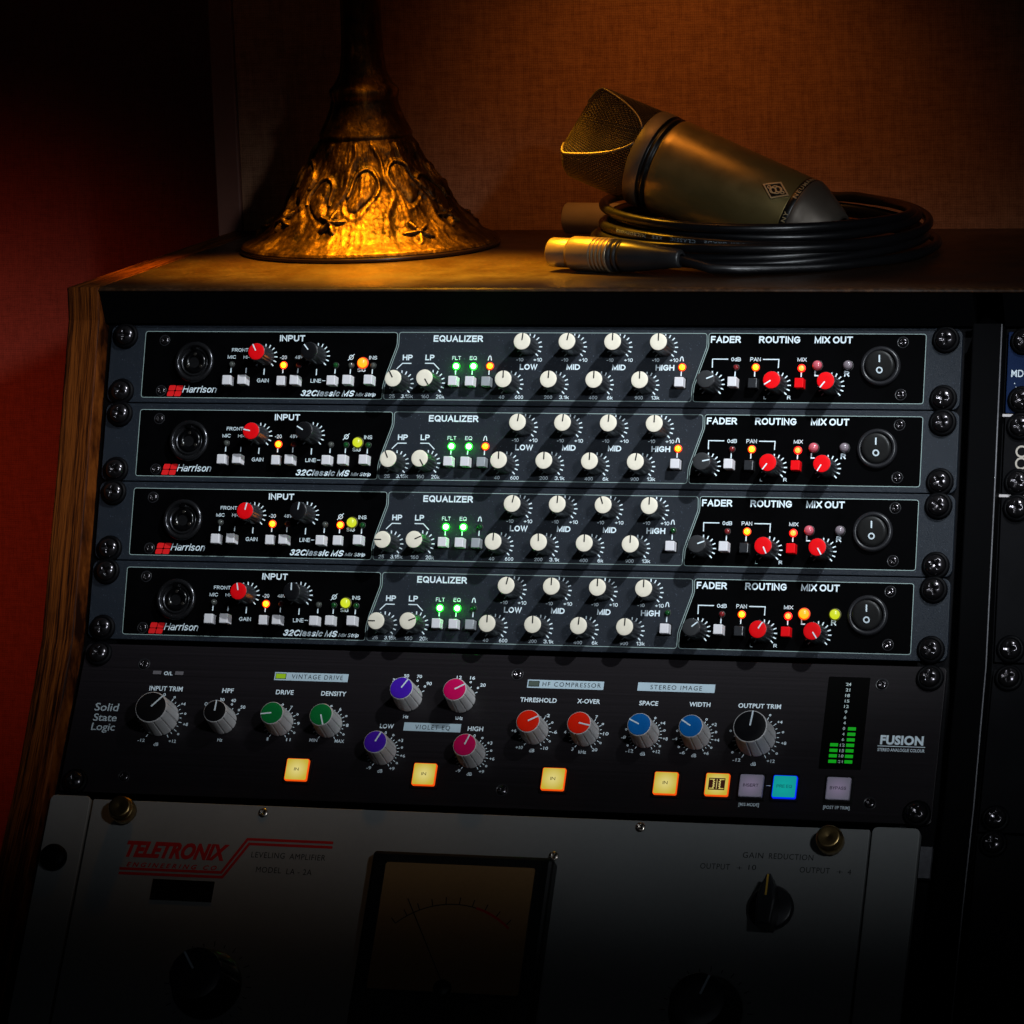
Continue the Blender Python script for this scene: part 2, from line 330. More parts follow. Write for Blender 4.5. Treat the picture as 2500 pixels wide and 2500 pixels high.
def roundpoly(pts, r, n=4):
    out = []; L = len(pts)
    for i in range(L):
        p0, p1, p2 = Vector(pts[i - 1]), Vector(pts[i]), Vector(pts[(i + 1) % L])
        a = (p0 - p1).normalized(); b = (p2 - p1).normalized(); rr = min(r, (p0 - p1).length * .45, (p2 - p1).length * .45)
        q0 = p1 + a * rr; q2 = p1 + b * rr
        for k in range(n + 1):
            t = k / n; out.append(tuple(q0 * (1 - t) ** 2 + p1 * 2 * t * (1 - t) + q2 * t * t))
    return out
def stroke(mb, pts, wd, z0, z1, closed=False):
    """a flat printed line of width wd along pts"""
    L = len(pts); P = [Vector(p) for p in pts]; Lf = []; Rt = []
    for i in range(L):
        if closed: a, b = P[i - 1], P[(i + 1) % L]
        else: a, b = P[max(i - 1, 0)], P[min(i + 1, L - 1)]
        d1 = (P[i] - a); d2 = (b - P[i])
        d1 = d1.normalized() if d1.length > 1e-9 else d2.normalized(); d2 = d2.normalized() if d2.length > 1e-9 else d1
        n1 = Vector((-d1.y, d1.x)); n2 = Vector((-d2.y, d2.x)); q = (n1 + n2)
        q = q.normalized() if q.length > 1e-6 else n1
        k = wd / 2 / max(.5, q.dot(n1)); Lf.append(P[i] + q * k); Rt.append(P[i] - q * k)
    vs = [(*p, z) for z in (z0, z1) for p in Lf + Rt]; fs = []
    m2 = 2 * L
    for i in range(L if closed else L - 1):
        j = (i + 1) % L
        fs += [(m2 + i, m2 + L + i, m2 + L + j, m2 + j), (i, m2 + i, m2 + j, j), (L + i, L + j, m2 + L + j, m2 + L + i)]
    if not closed: fs += [(0, L, m2 + L, m2), (L - 1, m2 + L - 1, m2 + 2 * L - 1, 2 * L - 1)]
    return mb.add(vs, fs)
cache = {}
def cm(key, fn, name, m):
    if key not in cache: cache[key] = fn().mesh(name, m)
    return cache[key]
def obj(name, data, parent=None, loc=(0, 0, 0), rz=0.0, rot=None):
    o = bpy.data.objects.new(name, data); scene.collection.objects.link(o)
    o.location = Vector(loc) * MM; o.rotation_euler = rot if rot else (0, 0, rz); o.parent = parent
    return o
def thing(name, label, cat, loc=(0, 0, 0), rot=(0, 0, 0), group=None):
    o = obj(name, None, None, loc, rot=rot); o.empty_display_size = 0.02
    o['label'] = label; o['category'] = cat
    if group: o['group'] = group
    return o
def tag(o, label, cat, group=None):
    o['label'] = label; o['category'] = cat
    if group: o['group'] = group
    return o
# lettering: the built-in font turned to mesh, fitted to width and cap height
tcache = {}
capref = {}
def glyph(text, bold, shear, spacing=1.0):
    cu = bpy.data.curves.new('lettering', 'FONT'); cu.body = text; cu.size = 1.0; cu.offset = bold; cu.shear = shear; cu.space_character = spacing
    cu.resolution_u = 3; cu.fill_mode = 'FRONT'
    o = bpy.data.objects.new('tmp', cu); me = bpy.data.meshes.new_from_object(o)
    vs = [v.co.copy() for v in me.vertices]; fs = [tuple(p.vertices) for p in me.polygons]
    bpy.data.objects.remove(o); bpy.data.meshes.remove(me); bpy.data.curves.remove(cu); return vs, fs
def text_mb(text, wdt, cap, bold=0.0, shear=0.0, spacing=1.0, z=0.06):
    if (bold, shear) not in capref:
        v, _ = glyph('H', bold, shear); capref[(bold, shear)] = max(q.y for q in v)
    vs, fs = glyph(text, bold, shear, spacing); x0 = min(v.x for v in vs); x1 = max(v.x for v in vs); ch = capref[(bold, shear)]
    mb = MB(); mb.add([((v.x - (x0 + x1) / 2) * wdt / (x1 - x0), v.y * cap / ch - cap / 2, z) for v in vs], fs)
    return mb
def lettering(parent, text, x, s, wdt, cap, mtl='ink', bold=0.0, shear=0.0, spacing=1.0, z=0.06, name='lettering'):
    key = (text, round(wdt, 2), round(cap, 2), mtl, bold, shear, spacing, z)
    if key not in tcache: tcache[key] = text_mb(text, wdt, cap, bold, shear, spacing, z).mesh(name, M[mtl])
    return obj(name, tcache[key], parent, (x, -s, 0))
# a plain grotesque for the channel strips: strokes of even weight, cap height 1
def _arc(cx, cy, rx, ry, a0, a1, n=7): return [(cx + rx * math.cos(R(a0 + (a1 - a0) * i / n)), cy + ry * math.sin(R(a0 + (a1 - a0) * i / n))) for i in range(n + 1)]
def _bowl(x0, x1, y0, y1): 
    r = (y1 - y0) / 2; return [(x0, y1), (x1 - r * .9, y1)] + _arc(x1 - r * .9, (y0 + y1) / 2, r * .9, r, 90, -90, 8)[1:] + [(x0, y0)]
_O = lambda w_, h_=1.0: [_arc(w_ / 2, h_ / 2, w_ / 2, h_ / 2, 90, 450, 18)]
GL = {
 'A': (.70, [[(0, 0), (.35, 1), (.70, 0)], [(.13, .34), (.57, .34)]]), 'B': (.60, [[(0, 0), (0, 1)], _bowl(0, .56, .52, 1), _bowl(0, .60, 0, .52)]),
 'C': (.68, [_arc(.37, .5, .37, .5, 42, 318, 14)]), 'D': (.66, [[(0, 0), (0, 1)], [(0, 1), (.26, 1)] + _arc(.26, .5, .40, .5, 90, -90, 10)[1:] + [(0, 0)]]),
 'E': (.54, [[(.54, 0), (0, 0), (0, 1), (.54, 1)], [(0, .53), (.50, .53)]]), 'F': (.50, [[(0, 0), (0, 1), (.50, 1)], [(0, .50), (.44, .50)]]),
 'G': (.70, [_arc(.37, .5, .37, .5, 45, 330, 14) + [(.70, .46), (.40, .46)]]), 'H': (.62, [[(0, 0), (0, 1)], [(.62, 0), (.62, 1)], [(0, .53), (.62, .53)]]),
 'I': (.0, [[(0, 0), (0, 1)]]), 'J': (.45, [[(.45, 1), (.45, .25)] + _arc(.225, .25, .225, .25, 0, -180, 8)]), 'K': (.62, [[(0, 0), (0, 1)], [(.60, 1), (.02, .40)], [(.22, .60), (.63, 0)]]),
 'L': (.48, [[(0, 1), (0, 0), (.48, 0)]]), 'M': (.74, [[(0, 0), (0, 1), (.37, .06), (.74, 1), (.74, 0)]]), 'N': (.62, [[(0, 0), (0, 1), (.62, 0), (.62, 1)]]), 'O': (.76, _O(.76)),
 'P': (.58, [[(0, 0), (0, 1)], _bowl(0, .58, .46, 1)]), 'Q': (.76, _O(.76) + [[(.46, .26), (.74, -.04)]]), 'R': (.62, [[(0, 0), (0, 1)], _bowl(0, .58, .50, 1), [(.30, .50), (.62, 0)]]),
 'S': (.58, [_arc(.29, .74, .27, .26, 25, 270, 10) + _arc(.29, .25, .29, .25, 90, -155, 10)[1:]]), 'T': (.60, [[(0, 1), (.60, 1)], [(.30, 1), (.30, 0)]]),
 'U': (.62, [[(0, 1), (0, .31)] + _arc(.31, .31, .31, .31, 180, 360, 10) + [(.62, 1)]]), 'V': (.66, [[(0, 1), (.33, 0), (.66, 1)]]), 'W': (1.0, [[(0, 1), (.25, 0), (.5, 1), (.75, 0), (1, 1)]]),
 'X': (.64, [[(0, 0), (.64, 1)], [(0, 1), (.64, 0)]]), 'Y': (.62, [[(0, 1), (.31, .45), (.62, 1)], [(.31, .45), (.31, 0)]]), 'Z': (.58, [[(0, 1), (.58, 1), (0, 0), (.58, 0)]]),
 '0': (.50, [_arc(.25, .5, .25, .5, 90, 450, 16)]), '1': (.24, [[(0, .74), (.22, .98), (.24, 0)]]), '2': (.50, [_arc(.25, .73, .25, .27, 165, -25, 9) + [(0, 0), (.50, 0)]]),
 '3': (.50, [_arc(.24, .75, .24, .25, 155, -80, 9), _arc(.25, .27, .25, .27, 80, -160, 9)]), '4': (.54, [[(.40, 0), (.40, 1), (0, .28), (.54, .28)]]),
 '5': (.50, [[(.45, 1), (.08, 1), (.03, .50)] + _arc(.24, .31, .26, .31, 125, -150, 10)]), '6': (.50, [_arc(.25, .31, .25, .31, 90, 450, 14), _arc(.42, .45, .42, .55, 180, 95, 6)]),
 '7': (.48, [[(0, 1), (.48, 1), (.15, 0)]]), '8': (.50, [_arc(.25, .75, .22, .25, 90, 450, 12), _arc(.25, .27, .25, .27, 90, 450, 12)]), '9': (.50, [_arc(.25, .69, .25, .31, 90, 450, 14), _arc(.08, .55, .42, .55, 0, -85, 6)]),
 '-': (.28, [[(0, .38), (.28, .38)]]), '+': (.46, [[(0, .45), (.46, .45)], [(.23, .2), (.23, .7)]]), '.': (.0, [[(0, 0), (0, .08)]]), ' ': (.22, []),
 'a': (.46, [_arc(.24, .52, .22, .21, 150, 0, 6) + [(.46, 0)], _arc(.22, .20, .22, .21, 60, 330, 10)]), 'c': (.46, [_arc(.25, .36, .25, .36, 42, 318, 10)]), 'd': (.48, [_arc(.24, .36, .24, .36, 90, 450, 12), [(.48, 0), (.48, 1)]]),
 'e': (.48, [[(.02, .38), (.48, .38)] + _arc(.24, .36, .24, .36, 4, 310, 12)]), 'i': (.0, [[(0, 0), (0, .72)], [(0, .90), (0, 1.0)]]), 'k': (.46, [[(0, 0), (0, 1)], [(.42, .70), (.02, .26)], [(.17, .42), (.46, 0)]]),
 'l': (.0, [[(0, 0), (0, 1)]]), 'n': (.44, [[(0, 0), (0, .72)], [(0, .46)] + _arc(.22, .48, .22, .24, 170, 0, 7) + [(.44, 0)]]), 'o': (.50, [_arc(.25, .36, .25, .36, 90, 450, 14)]),
 'p': (.48, [_arc(.24, .36, .24, .36, 90, 450, 12), [(0, .72), (0, -.26)]]), 'r': (.26, [[(0, 0), (0, .72)], [(0, .44)] + _arc(.24, .44, .22, .27, 175, 80, 5)]),
 's': (.42, [_arc(.21, .54, .19, .18, 30, 270, 8) + _arc(.21, .18, .21, .18, 90, -150, 8)[1:]]), 't': (.26, [[(.12, .95), (.12, .16)] + _arc(.26, .15, .14, .15, 180, 275, 4), [(0, .70), (.28, .70)]]), 'x': (.42, [[(0, 0), (.42, .72)], [(0, .72), (.42, 0)]]),
}
def grot_mb(text, wdt, cap, weight=.18, shear=0.0, z=0.06):
    x = 0.0; strokes = []
    for ch in text:
        w_, st_ = GL[ch]
        for s_ in st_: strokes.append([(px + x, py) for px, py in s_])
        x += w_ + weight + .10 if ch != ' ' else w_ + .05
    x -= .10
    tw = x; kx = wdt / tw; ky = cap
    inner = 1 - weight; mb = MB(); lay = 0
    for s_ in strokes:
        q = [((px + weight / 2 + shear * py) * kx, (weight / 2 + py * inner) * ky) for px, py in s_]
        sx0 = (wdt + shear * kx) / 2
        q = [(a - sx0, b - cap / 2) for a, b in q]
        if math.dist(q[0], q[-1]) < 1e-6: q = q[:-1]; cl = True
        else:
            cl = False; e = weight / 2 * min(kx, ky) * .98
            def ext(p, o):
                d = Vector(p) - Vector(o); return tuple(Vector(p) + d.normalized() * e)
            q = [ext(q[0], q[1])] + q[1:-1] + [ext(q[-1], q[-2])]
        n = len(q); wd = weight * (kx + ky) / 2; zz = z + .004 * (lay % 3); lay += 1
        t = MB(); stroke(t, q, wd, zz - .002, zz, cl)
        # keep only the top sheet
        L2 = 2 * n; keep = [f for f in t.f if min(f) >= L2]
        mb.add(t.v[L2:], [tuple(i - L2 for i in f) for f in keep])
    return mb
def grot(parent, text, x, s, wdt, cap, weight=.18, shear=0.0, mtl='ink'):
    key = ('grot', text, round(wdt, 1), round(cap, 1), weight, shear, mtl)
    if key not in tcache: tcache[key] = grot_mb(text, wdt, cap, weight, shear).mesh('lettering', M[mtl])
    return obj('lettering', tcache[key], parent, (x, -s, 0))
# ---------------------------------------------------------------- common small parts
def fluted(rb, rt, h, ribs, depth, n=96, skirt=0.0, bev=0.35):
    mb = MB()
    prof = [(rb, 0.2), (rb, skirt)] if skirt else [(rb, 0.2)]
    prof += [(rb + (rt - rb) * 0.12, skirt + 0.25), (rt + (rb - rt) * .12, h - bev * 2), (rt, h - bev), (rt - bev * .4, h - bev * .25), (rt - bev, h), (rt * 0.5, h), (0.0001, h)]
    def rad(a, r, z):
        if r < rt * .8 or z >= h - bev * .3 or (skirt and z <= skirt): return r
        c = math.cos(a * ribs); return r - depth * max(0.0, c) ** 3
    return mb.lathe(prof, n, True, True, rad)
def grooved(rb, rt, h, n=120, grooves=10, gd=0.7):
    prof = [(rb, 0.3), (rb, 0.9), (rb + (rt - rb) * .25, h * .25), (rb + (rt - rb) * .6, h * .6), (rt + (rb - rt) * .08, h - 1.0), (rt, h - .35), (rt - .12, h - .08), (rt - .4, h), (rt * .5, h), (0.0001, h)]
    def rad(a, r, z):
        if r < rt * .8 or z > h - .2: return r
        q = (a * grooves / (2 * math.pi)) % 1.0; q = min(q, 1 - q)
        return r - (gd if q < 0.045 else (gd * .15 if q < .09 else 0))
    return MB().lathe(prof, n, False, True, rad)
def disc(r, z0, z1, bev=.15, n=48): return MB().lathe([(r, z0), (r, z1 - bev), (r - bev * .4, z1 - bev * .2), (r - bev, z1), (r * .5, z1), (0.0001, z1)], n)
def bar(x0, x1, y0, y1, z0, z1, r=.2): return MB().prism(rrect(x0, x1, y0, y1, min(r, (x1 - x0) * .49, (y1 - y0) * .49), 3), z0, z1)
def ticks(r0, r1, wdt, angles, z0=0.02, z1=0.07, short=None):
    mb = MB()
    for i, a in enumerate(angles):
        q = R(a); d = Vector((math.sin(q), math.cos(q))); rr = r1 if not short or i % 2 == 0 else short
        stroke(mb, [d * r0, d * rr], wdt, z0, z1)
    return mb
def screw_head(r, h, depth=.9, cw=.16):
    """domed head with a cross recess pressed into it"""
    mb = MB(); vs = []; fs = []; n = 64; rings = 16
    for k in range(rings + 1):
        t = k / rings; rr = r * math.sin(t * math.pi / 2 * 1.0) if k < rings else r
        for i in range(n):
            a = 2 * math.pi * i / n; x = rr * math.cos(a); y = rr * math.sin(a)
            z = h * math.sqrt(max(0, 1 - (rr / r * .985) ** 2)); m_ = min(abs(x), abs(y)); mm = max(abs(x), abs(y))
            if m_ < r * cw and mm < r * .56: z -= depth * (1 - mm / (r * .60))+.25
            vs.append((x, y, z + .05))
    for k in range(rings):
        for i in range(n):
            j = (i + 1) % n; fs.append((k * n + i, (k + 1) * n + i, (k + 1) * n + j, k * n + j))
    mb.add(vs, fs, True); return mb
def bolt(parent, x, s, h=0.0, rz=0.0, r=5.3, rw=7.4):
    b = obj('rack_bolt', cm(('bolt', r), lambda: screw_head(r, 2.9, 1.6), 'rack_bolt', M['screw']), parent, (x, -s, h + 2.0), rz)
    obj('washer', cm(('wash', rw), lambda: MB().lathe([(rw, -2.0), (rw, -1.2), (rw - .5, -.3), (rw - 1.3, .05), (r + .1, -.1), (r - .4, -.8), (1.0, -.8)], 48, True, False), 'washer', M['washer']), b)
    return b
def small_screw(parent, x, s, r=2.9, mtl='screw', rz=0.3, name='screw', ringm='rim'):
    b = obj(name, cm(('ss', r, mtl), lambda: screw_head(r * .82, 1.0, .8, .2), name, M[mtl]), parent, (x, -s, .1), rz)
    if ringm: obj('countersink', cm(('cs', r, ringm), lambda: MB().lathe([(r + .25, -.1), (r + .25, .06), (r, .12), (r - .35, -.08)], 40, True, False), 'countersink', M[ringm]), b)
    return b
M['inksoft'] = dusty('soft_grey_silkscreen', (0.36, 0.42, 0.45), 0.6, 3000, 0.10, 0.02, spec=0.2)
M['meter_ink'] = mat('pale_meter_print', (0.50, 0.60, 0.60), 0.6, spec=0.1)
M['figure'] = dusty('warm_grey_print', (0.42, 0.38, 0.33), 0.6, 2500, 0.08, 0.02, spec=0.2)
# measured lettering: (text, centre x, centre s, width, cap height) in mm on its faceplate
HB= [('INPUT', 107.94, 7.06, 14.83, 3.54), ('EQUALIZER', 204.04, 6.8, 28.31, 3.69), ('FADER', 354.36, 6.57, 16.58, 3.8), ('ROUTING', 383.83, 6.55, 22.48, 3.83), ('MIX OUT', 413.27, 6.51, 20.7, 3.82), ('HP', 175.66, 17.49, 5.72, 3.17), ('LP', 188.46, 17.41, 5.21, 3.17), ('LOW', 245.02, 22.29, 9.99, 3.24), ('MID', 270.28, 22.17, 7.63, 3.13), ('MID', 295.87, 22.23, 7.49, 3.12), ('HIGH', 321.52, 22.22, 10.45, 3.25), ('L', 404.87, 24.79, 2.3, 3.03), ('R', 421.33, 24.84, 2.8, 3.07)]
HS= [('FRONT', 77.62, 13.83, 9.77, 1.92), ('MIC', 72.98, 17.81, 4.92, 1.97), ('Hi-Z', 82.56, 17.83, 5.5, 1.82), ('GAIN', 92.25, 30.96, 6.88, 2.15), ('-20', 103.43, 17.85, 3.98, 2.1), ('48V', 112.6, 17.7, 4.72, 1.91), ('LINE', 123.27, 30.87, 6.19, 2.14), ('SIG', 149.4, 24.63, 4.82, 2.04), ('INS', 155.73, 17.73, 4.67, 2.09), ('25', 168.02, 39.19, 3.18, 2.03), ('3.15k', 176.67, 39.11, 6.98, 2.03), ('160', 187.07, 39.14, 4.43, 1.98), ('20k', 195.75, 39.13, 4.76, 2.12), ('FLT', 203.79, 17.61, 5.0, 2.12), ('EQ', 213.34, 17.55, 4.02, 2.12), ('-10', 239.84, 18.31, 3.99, 1.88), ('+10', 250.0, 18.31, 4.8, 2.02), ('40', 230.77, 39.09, 3.08, 1.88), ('600', 240.7, 39.05, 4.66, 1.97), ('200', 257.15, 38.95, 4.59, 1.87), ('3.1k', 266.06, 38.92, 5.58, 1.96), ('-10', 265.24, 18.29, 3.87, 1.87), ('+10', 275.57, 18.28, 4.86, 1.96), ('-10', 290.67, 18.23, 3.94, 1.87), ('+10', 300.98, 18.17, 4.83, 1.86), ('-10', 316.15, 18.07, 3.96, 1.86), ('+10', 326.32, 18.08, 4.8, 2.0), ('400', 282.41, 38.96, 4.65, 1.86), ('6k', 291.78, 38.92, 3.17, 1.95), ('900', 307.93, 38.78, 4.53, 1.95), ('13k', 317.07, 38.7, 4.61, 1.95), ('0dB', 360.52, 17.36, 5.27, 2.08), ('PAN', 371.22, 17.34, 5.72, 2.17), ('MIX', 396.68, 17.28, 4.99, 2.07), ('L', 377.5, 38.01, 1.44, 1.79), ('R', 390.57, 37.96, 2.03, 1.93)]
HI= [('32Classic MS', 130.76, 37.85, 31.75, 3.66), ('Mix Strip', 152.97, 38.44, 11.93, 1.9), ('Harrison', 55.45, 36.09, 20.63, 4.17)]
SB= [('INPUT TRIM', 51.75, 26.0, 19.49, 2.7), ('HPF', 87.97, 26.04, 6.57, 2.58), ('DRIVE', 120.84, 25.96, 10.13, 2.57), ('DENSITY', 148.96, 25.91, 14.29, 2.56), ('LOW', 182.06, 43.73, 7.79, 2.53), ('HIGH', 231.86, 43.57, 8.59, 2.52), ('THRESHOLD', 264.44, 25.93, 20.21, 2.52), ('X-OVER', 292.23, 25.74, 12.58, 2.51), ('SPACE', 325.2, 25.77, 10.29, 2.5), ('WIDTH', 353.06, 25.57, 11.4, 2.49), ('OUTPUT TRIM', 385.35, 25.44, 22.92, 2.48), ('O/L', 51.45, 16.92, 5.02, 2.15), ('FUSION', 462.78, 41.98, 22.74, 4.88)]
SL= [('Solid', 19.18, 37.98, 14.12, 4.79), ('State', 19.26, 44.09, 13.77, 4.5), ('Logic', 19.11, 49.58, 13.87, 4.6)]
SS= [('0', 51.53, 29.57, 1.39, 1.8), ('+4', 63.44, 34.73, 2.66, 1.79), ('+8', 66.8, 46.65, 2.87, 1.79), ('+12', 60.96, 56.72, 4.25, 1.78), ('-12', 42.81, 56.8, 4.16, 1.78), ('dB', 51.83, 58.84, 2.82, 1.89), ('30', 85.5, 31.47, 2.87, 1.79), ('40', 92.09, 31.77, 2.86, 1.85), ('50', 98.26, 35.44, 2.86, 1.84), ('O', 76.66, 34.24, 1.66, 1.79), ('Hz', 88.31, 54.98, 2.8, 1.83), ('7', 126.13, 34.75, 1.31, 1.78), ('9', 131.63, 43.95, 1.36, 1.77), ('1', 115.57, 53.52, 1.09, 1.77), ('11', 127.48, 53.49, 2.45, 1.77), ('6', 154.22, 34.84, 1.25, 1.77), ('8', 159.62, 44.05, 1.35, 1.77), ('MIN', 141.78, 53.32, 4.55, 1.87), ('MAX', 156.6, 53.35, 5.34, 1.87), ('50', 188.64, 14.22, 2.86, 1.84), ('70', 195.98, 14.38, 2.85, 1.83), ('90', 202.05, 18.32, 3.01, 1.83), ('30', 182.58, 16.92, 2.81, 1.83), ('Hz', 191.84, 37.86, 2.95, 1.87), ('12', 218.49, 14.25, 2.84, 1.83), ('16', 226.02, 14.3, 2.83, 1.83), ('20', 232.35, 18.27, 3.09, 1.82), ('kHz', 221.82, 37.74, 4.15, 1.98), ('0', 181.99, 47.6, 1.07, 1.7), ('+3', 190.97, 51.7, 2.89, 1.75), ('+6', 193.43, 60.52, 2.94, 1.75), ('+9', 188.63, 68.0, 2.94, 1.74), ('-9', 175.62, 68.04, 2.73, 1.75), ('dB', 182.11, 69.61, 2.83, 1.91), ('0', 231.94, 47.63, 1.22, 1.69), ('+3', 240.96, 51.48, 2.91, 1.74), ('+6', 243.41, 60.4, 2.9, 1.74), ('+9', 238.65, 67.88, 2.9, 1.73), ('-9', 225.65, 67.87, 2.7, 1.73), ('dB', 232.13, 69.48, 2.85, 1.89), ('-2', 270.57, 34.68, 2.79, 1.75), ('-6', 275.81, 43.97, 2.78, 1.74), ('-10', 271.43, 53.34, 4.09, 1.79), ('+10', 257.57, 53.35, 4.05, 1.79), ('dB', 264.7, 54.84, 2.89, 1.95), ('+6', 253.26, 43.93, 2.85, 1.74), ('7', 297.74, 34.59, 1.31, 1.74), ('10', 304.07, 43.92, 2.92, 1.73), ('20', 299.1, 53.22, 2.97, 1.73), ('3', 286.97, 53.22, 1.25, 1.73), ('kHz', 292.51, 54.65, 4.17, 1.94), ('4', 281.62, 43.77, 1.31, 1.74), ('+4', 334.25, 36.8, 2.74, 1.73), ('+8', 336.68, 45.66, 2.68, 1.72), ('+12', 332.67, 53.05, 4.23, 1.77), ('-12', 318.15, 53.19, 4.25, 1.78), ('dB', 325.39, 54.55, 2.79, 1.94), ('-8', 313.92, 45.59, 2.75, 1.68), ('+2', 362.13, 36.66, 2.82, 1.72), ('+4', 364.54, 45.44, 2.66, 1.72), ('+6', 359.71, 53.04, 2.82, 1.77), ('-6', 346.83, 53.13, 2.83, 1.77), ('dB', 353.19, 54.51, 2.82, 1.93), ('-4', 341.89, 45.48, 2.78, 1.67), ('+4', 397.17, 34.12, 2.8, 1.72), ('+8', 400.52, 45.94, 2.79, 1.71), ('+12', 394.74, 56.17, 4.31, 1.76), ('-12', 376.46, 56.19, 4.23, 1.76), ('dB', 385.63, 58.1, 2.9, 1.92), ('STEREO ANALOGUE COLOUR', 462.83, 47.62, 24.71, 1.69), ('[M/S MODE]', 385.81, 80.74, 10.8, 1.69), ('[POST I/P TRIM]', 432.22, 80.58, 13.87, 1.75)]
SM= [('24', 431.61, 11.78, 2.64, 1.67), ('21', 431.56, 14.92, 2.38, 1.67), ('18', 431.66, 18.1, 2.43, 1.67), ('15', 431.71, 21.23, 2.38, 1.67), ('12', 431.7, 24.3, 2.53, 1.66), ('9', 431.69, 27.31, 1.26, 1.66), ('6', 431.61, 30.49, 1.26, 1.66), ('4', 431.68, 33.54, 1.26, 1.66), ('0', 431.66, 36.71, 1.26, 1.66), ('4', 431.7, 39.81, 1.21, 1.65), ('6', 431.75, 42.91, 1.26, 1.65), ('12', 431.84, 45.96, 2.52, 1.65), ('15', 431.81, 49.05, 2.52, 1.65), ('18', 431.83, 52.09, 2.51, 1.65), ('21', 431.65, 55.19, 2.51, 1.64)]
SD= [('VINTAGE DRIVE', 138.0, 16.6, 29.37, 2.8), ('VIOLET EQ', 207.81, 43.68, 19.64, 2.74), ('HF COMPRESSOR', 281.65, 16.62, 32.37, 2.74), ('STEREO IMAGE', 339.04, 16.47, 28.11, 2.72)]
dots= [(57.68, 30.96), (65.62, 40.4), (63.62, 52.49), (91.61, 34.09), (96.25, 37.25), (120.83, 33.25), (130.24, 38.7), (130.21, 49.4), (148.85, 33.17), (158.19, 38.71), (158.28, 49.42), (195.3, 16.86), (199.89, 20.06), (225.23, 16.82), (229.82, 20.01), (186.49, 48.83), (192.41, 55.78), (190.9, 64.79), (236.44, 48.73), (242.34, 55.75), (240.87, 64.69), (273.83, 38.57), (273.88, 49.33), (301.68, 38.45), (301.74, 49.27), (329.83, 34.06), (335.68, 40.98), (334.3, 49.91), (316.65, 49.99), (314.83, 41.1), (357.66, 33.94), (363.59, 40.88), (362.08, 49.83), (344.51, 49.98), (342.63, 40.96), (391.51, 30.43), (399.45, 39.75), (397.44, 51.84), (373.69, 52.0), (371.41, 39.97)]
LR= [('TELETRONIX', 77.61, 121.55, 58.75, 8.7), ('ENGINEERING CO', 75.9, 130.6, 51.63, 2.64)]
LB= [('LEVELING', 129.41, 122.12, 18.84, 3.18), ('AMPLIFIER', 151.62, 122.27, 20.11, 3.17), ('MODEL', 131.09, 130.39, 14.12, 3.17), ('LA - 2A', 148.35, 130.73, 14.26, 3.16), ('GAIN', 392.79, 110.74, 10.83, 3.05), ('REDUCTION', 412.82, 110.71, 23.27, 3.04), ('OUTPUT', 373.47, 117.65, 15.7, 3.05), ('10', 393.15, 117.34, 4.0, 2.77), ('OUTPUT', 425.95, 117.48, 15.75, 3.03), ('4', 444.02, 117.72, 1.84, 2.75), ('+', 386.41, 117.99, 2.87, 2.49), ('+', 439.0, 117.87, 3.3, 2.47)]
# ================================================================ the setting
def zrot(a): return (math.pi / 2 - a, 0, 0)
YB = 257.9
def struct(name, mb, m, parent=None, loc=(0, 0, 0)):
    o = obj(name, mb.mesh(name, m), parent, loc)
    if parent is None: o['kind'] = 'structure'
    return o
wl = struct('back_wall', MB().box(-15.7, 1400, YB + 2, YB + 30, -900, 900), M['fabric'])
struct('wall_trim', MB().prism(rrect(-31.9, -15.9, YB - 1, YB + 30, 1.2, 3), -900, 900), M['trim'], wl)
struct('side_wall', MB().box(-1400, 400, 500, 520, -1500, 1200), M['fabric2'])
struct('floor', MB().box(-1500, 1600, -1400, 700, -780, -760), M['rackblack'])
# ================================================================ the rack desk
desk = thing('rack_desk', 'black rack desk with walnut side cheek and worn black top under the lamp', 'desk', (0, 0, -380))
DZ = 380
prof = [(-9.4, 22.3), (-10.2, 3.8), (-38.0, -75.0), (-73.0, -165.5), (-115.0, -230.0), (-151.5, -275.5), (-226.0, -380.0)]
def cheek_mb(x0, x1, bev=1.0, top=22.3, prof=prof):
    pts = [(y, z + DZ) for y, z in prof] + [(YB, 0.0), (YB, top + DZ)]
    L = len(pts); mb = MB(); ins = inset(pts, bev); ins2 = inset(pts, bev * .3)
    lay = [(ins, x0), (ins2, x0 + bev * .3), (pts, x0 + bev), (pts, x1 - bev), (ins2, x1 - bev * .3), (ins, x1)]
    vs = [(x, y, z) for p, x in lay for y, z in p]; fs = [tuple(range(L))[::-1]]
    for k in range(len(lay) - 1):
        for i in range(L):
            j = (i + 1) % L; fs.append((k * L + i, k * L + j, (k + 1) * L + j, (k + 1) * L + i))
    fs.append(tuple((len(lay) - 1) * L + i for i in range(L)))
    return mb.add(vs, fs)
obj('side_cheek', cheek_mb(-22.4, -3.2, 1.1).mesh('side_cheek', M['wood']), desk)
obj('divider', cheek_mb(489.5, 505.2, 0.9, 20.0, [(-9.4, 1.0)] + prof[1:]).mesh('divider', M['chassis']), desk)
eb = MB(); ep = [Vector((505.0, y - .45, z + DZ - (.2 if i else 0))) for i, (y, z) in enumerate([(-10.0, 0.6)] + prof[1:])]
eb.tube(ep, .42, 6); obj('edge_highlight', eb.mesh('edge_highlight', M['rackedge']), desk)  # thin grey strip painting the highlight along the divider's front corner
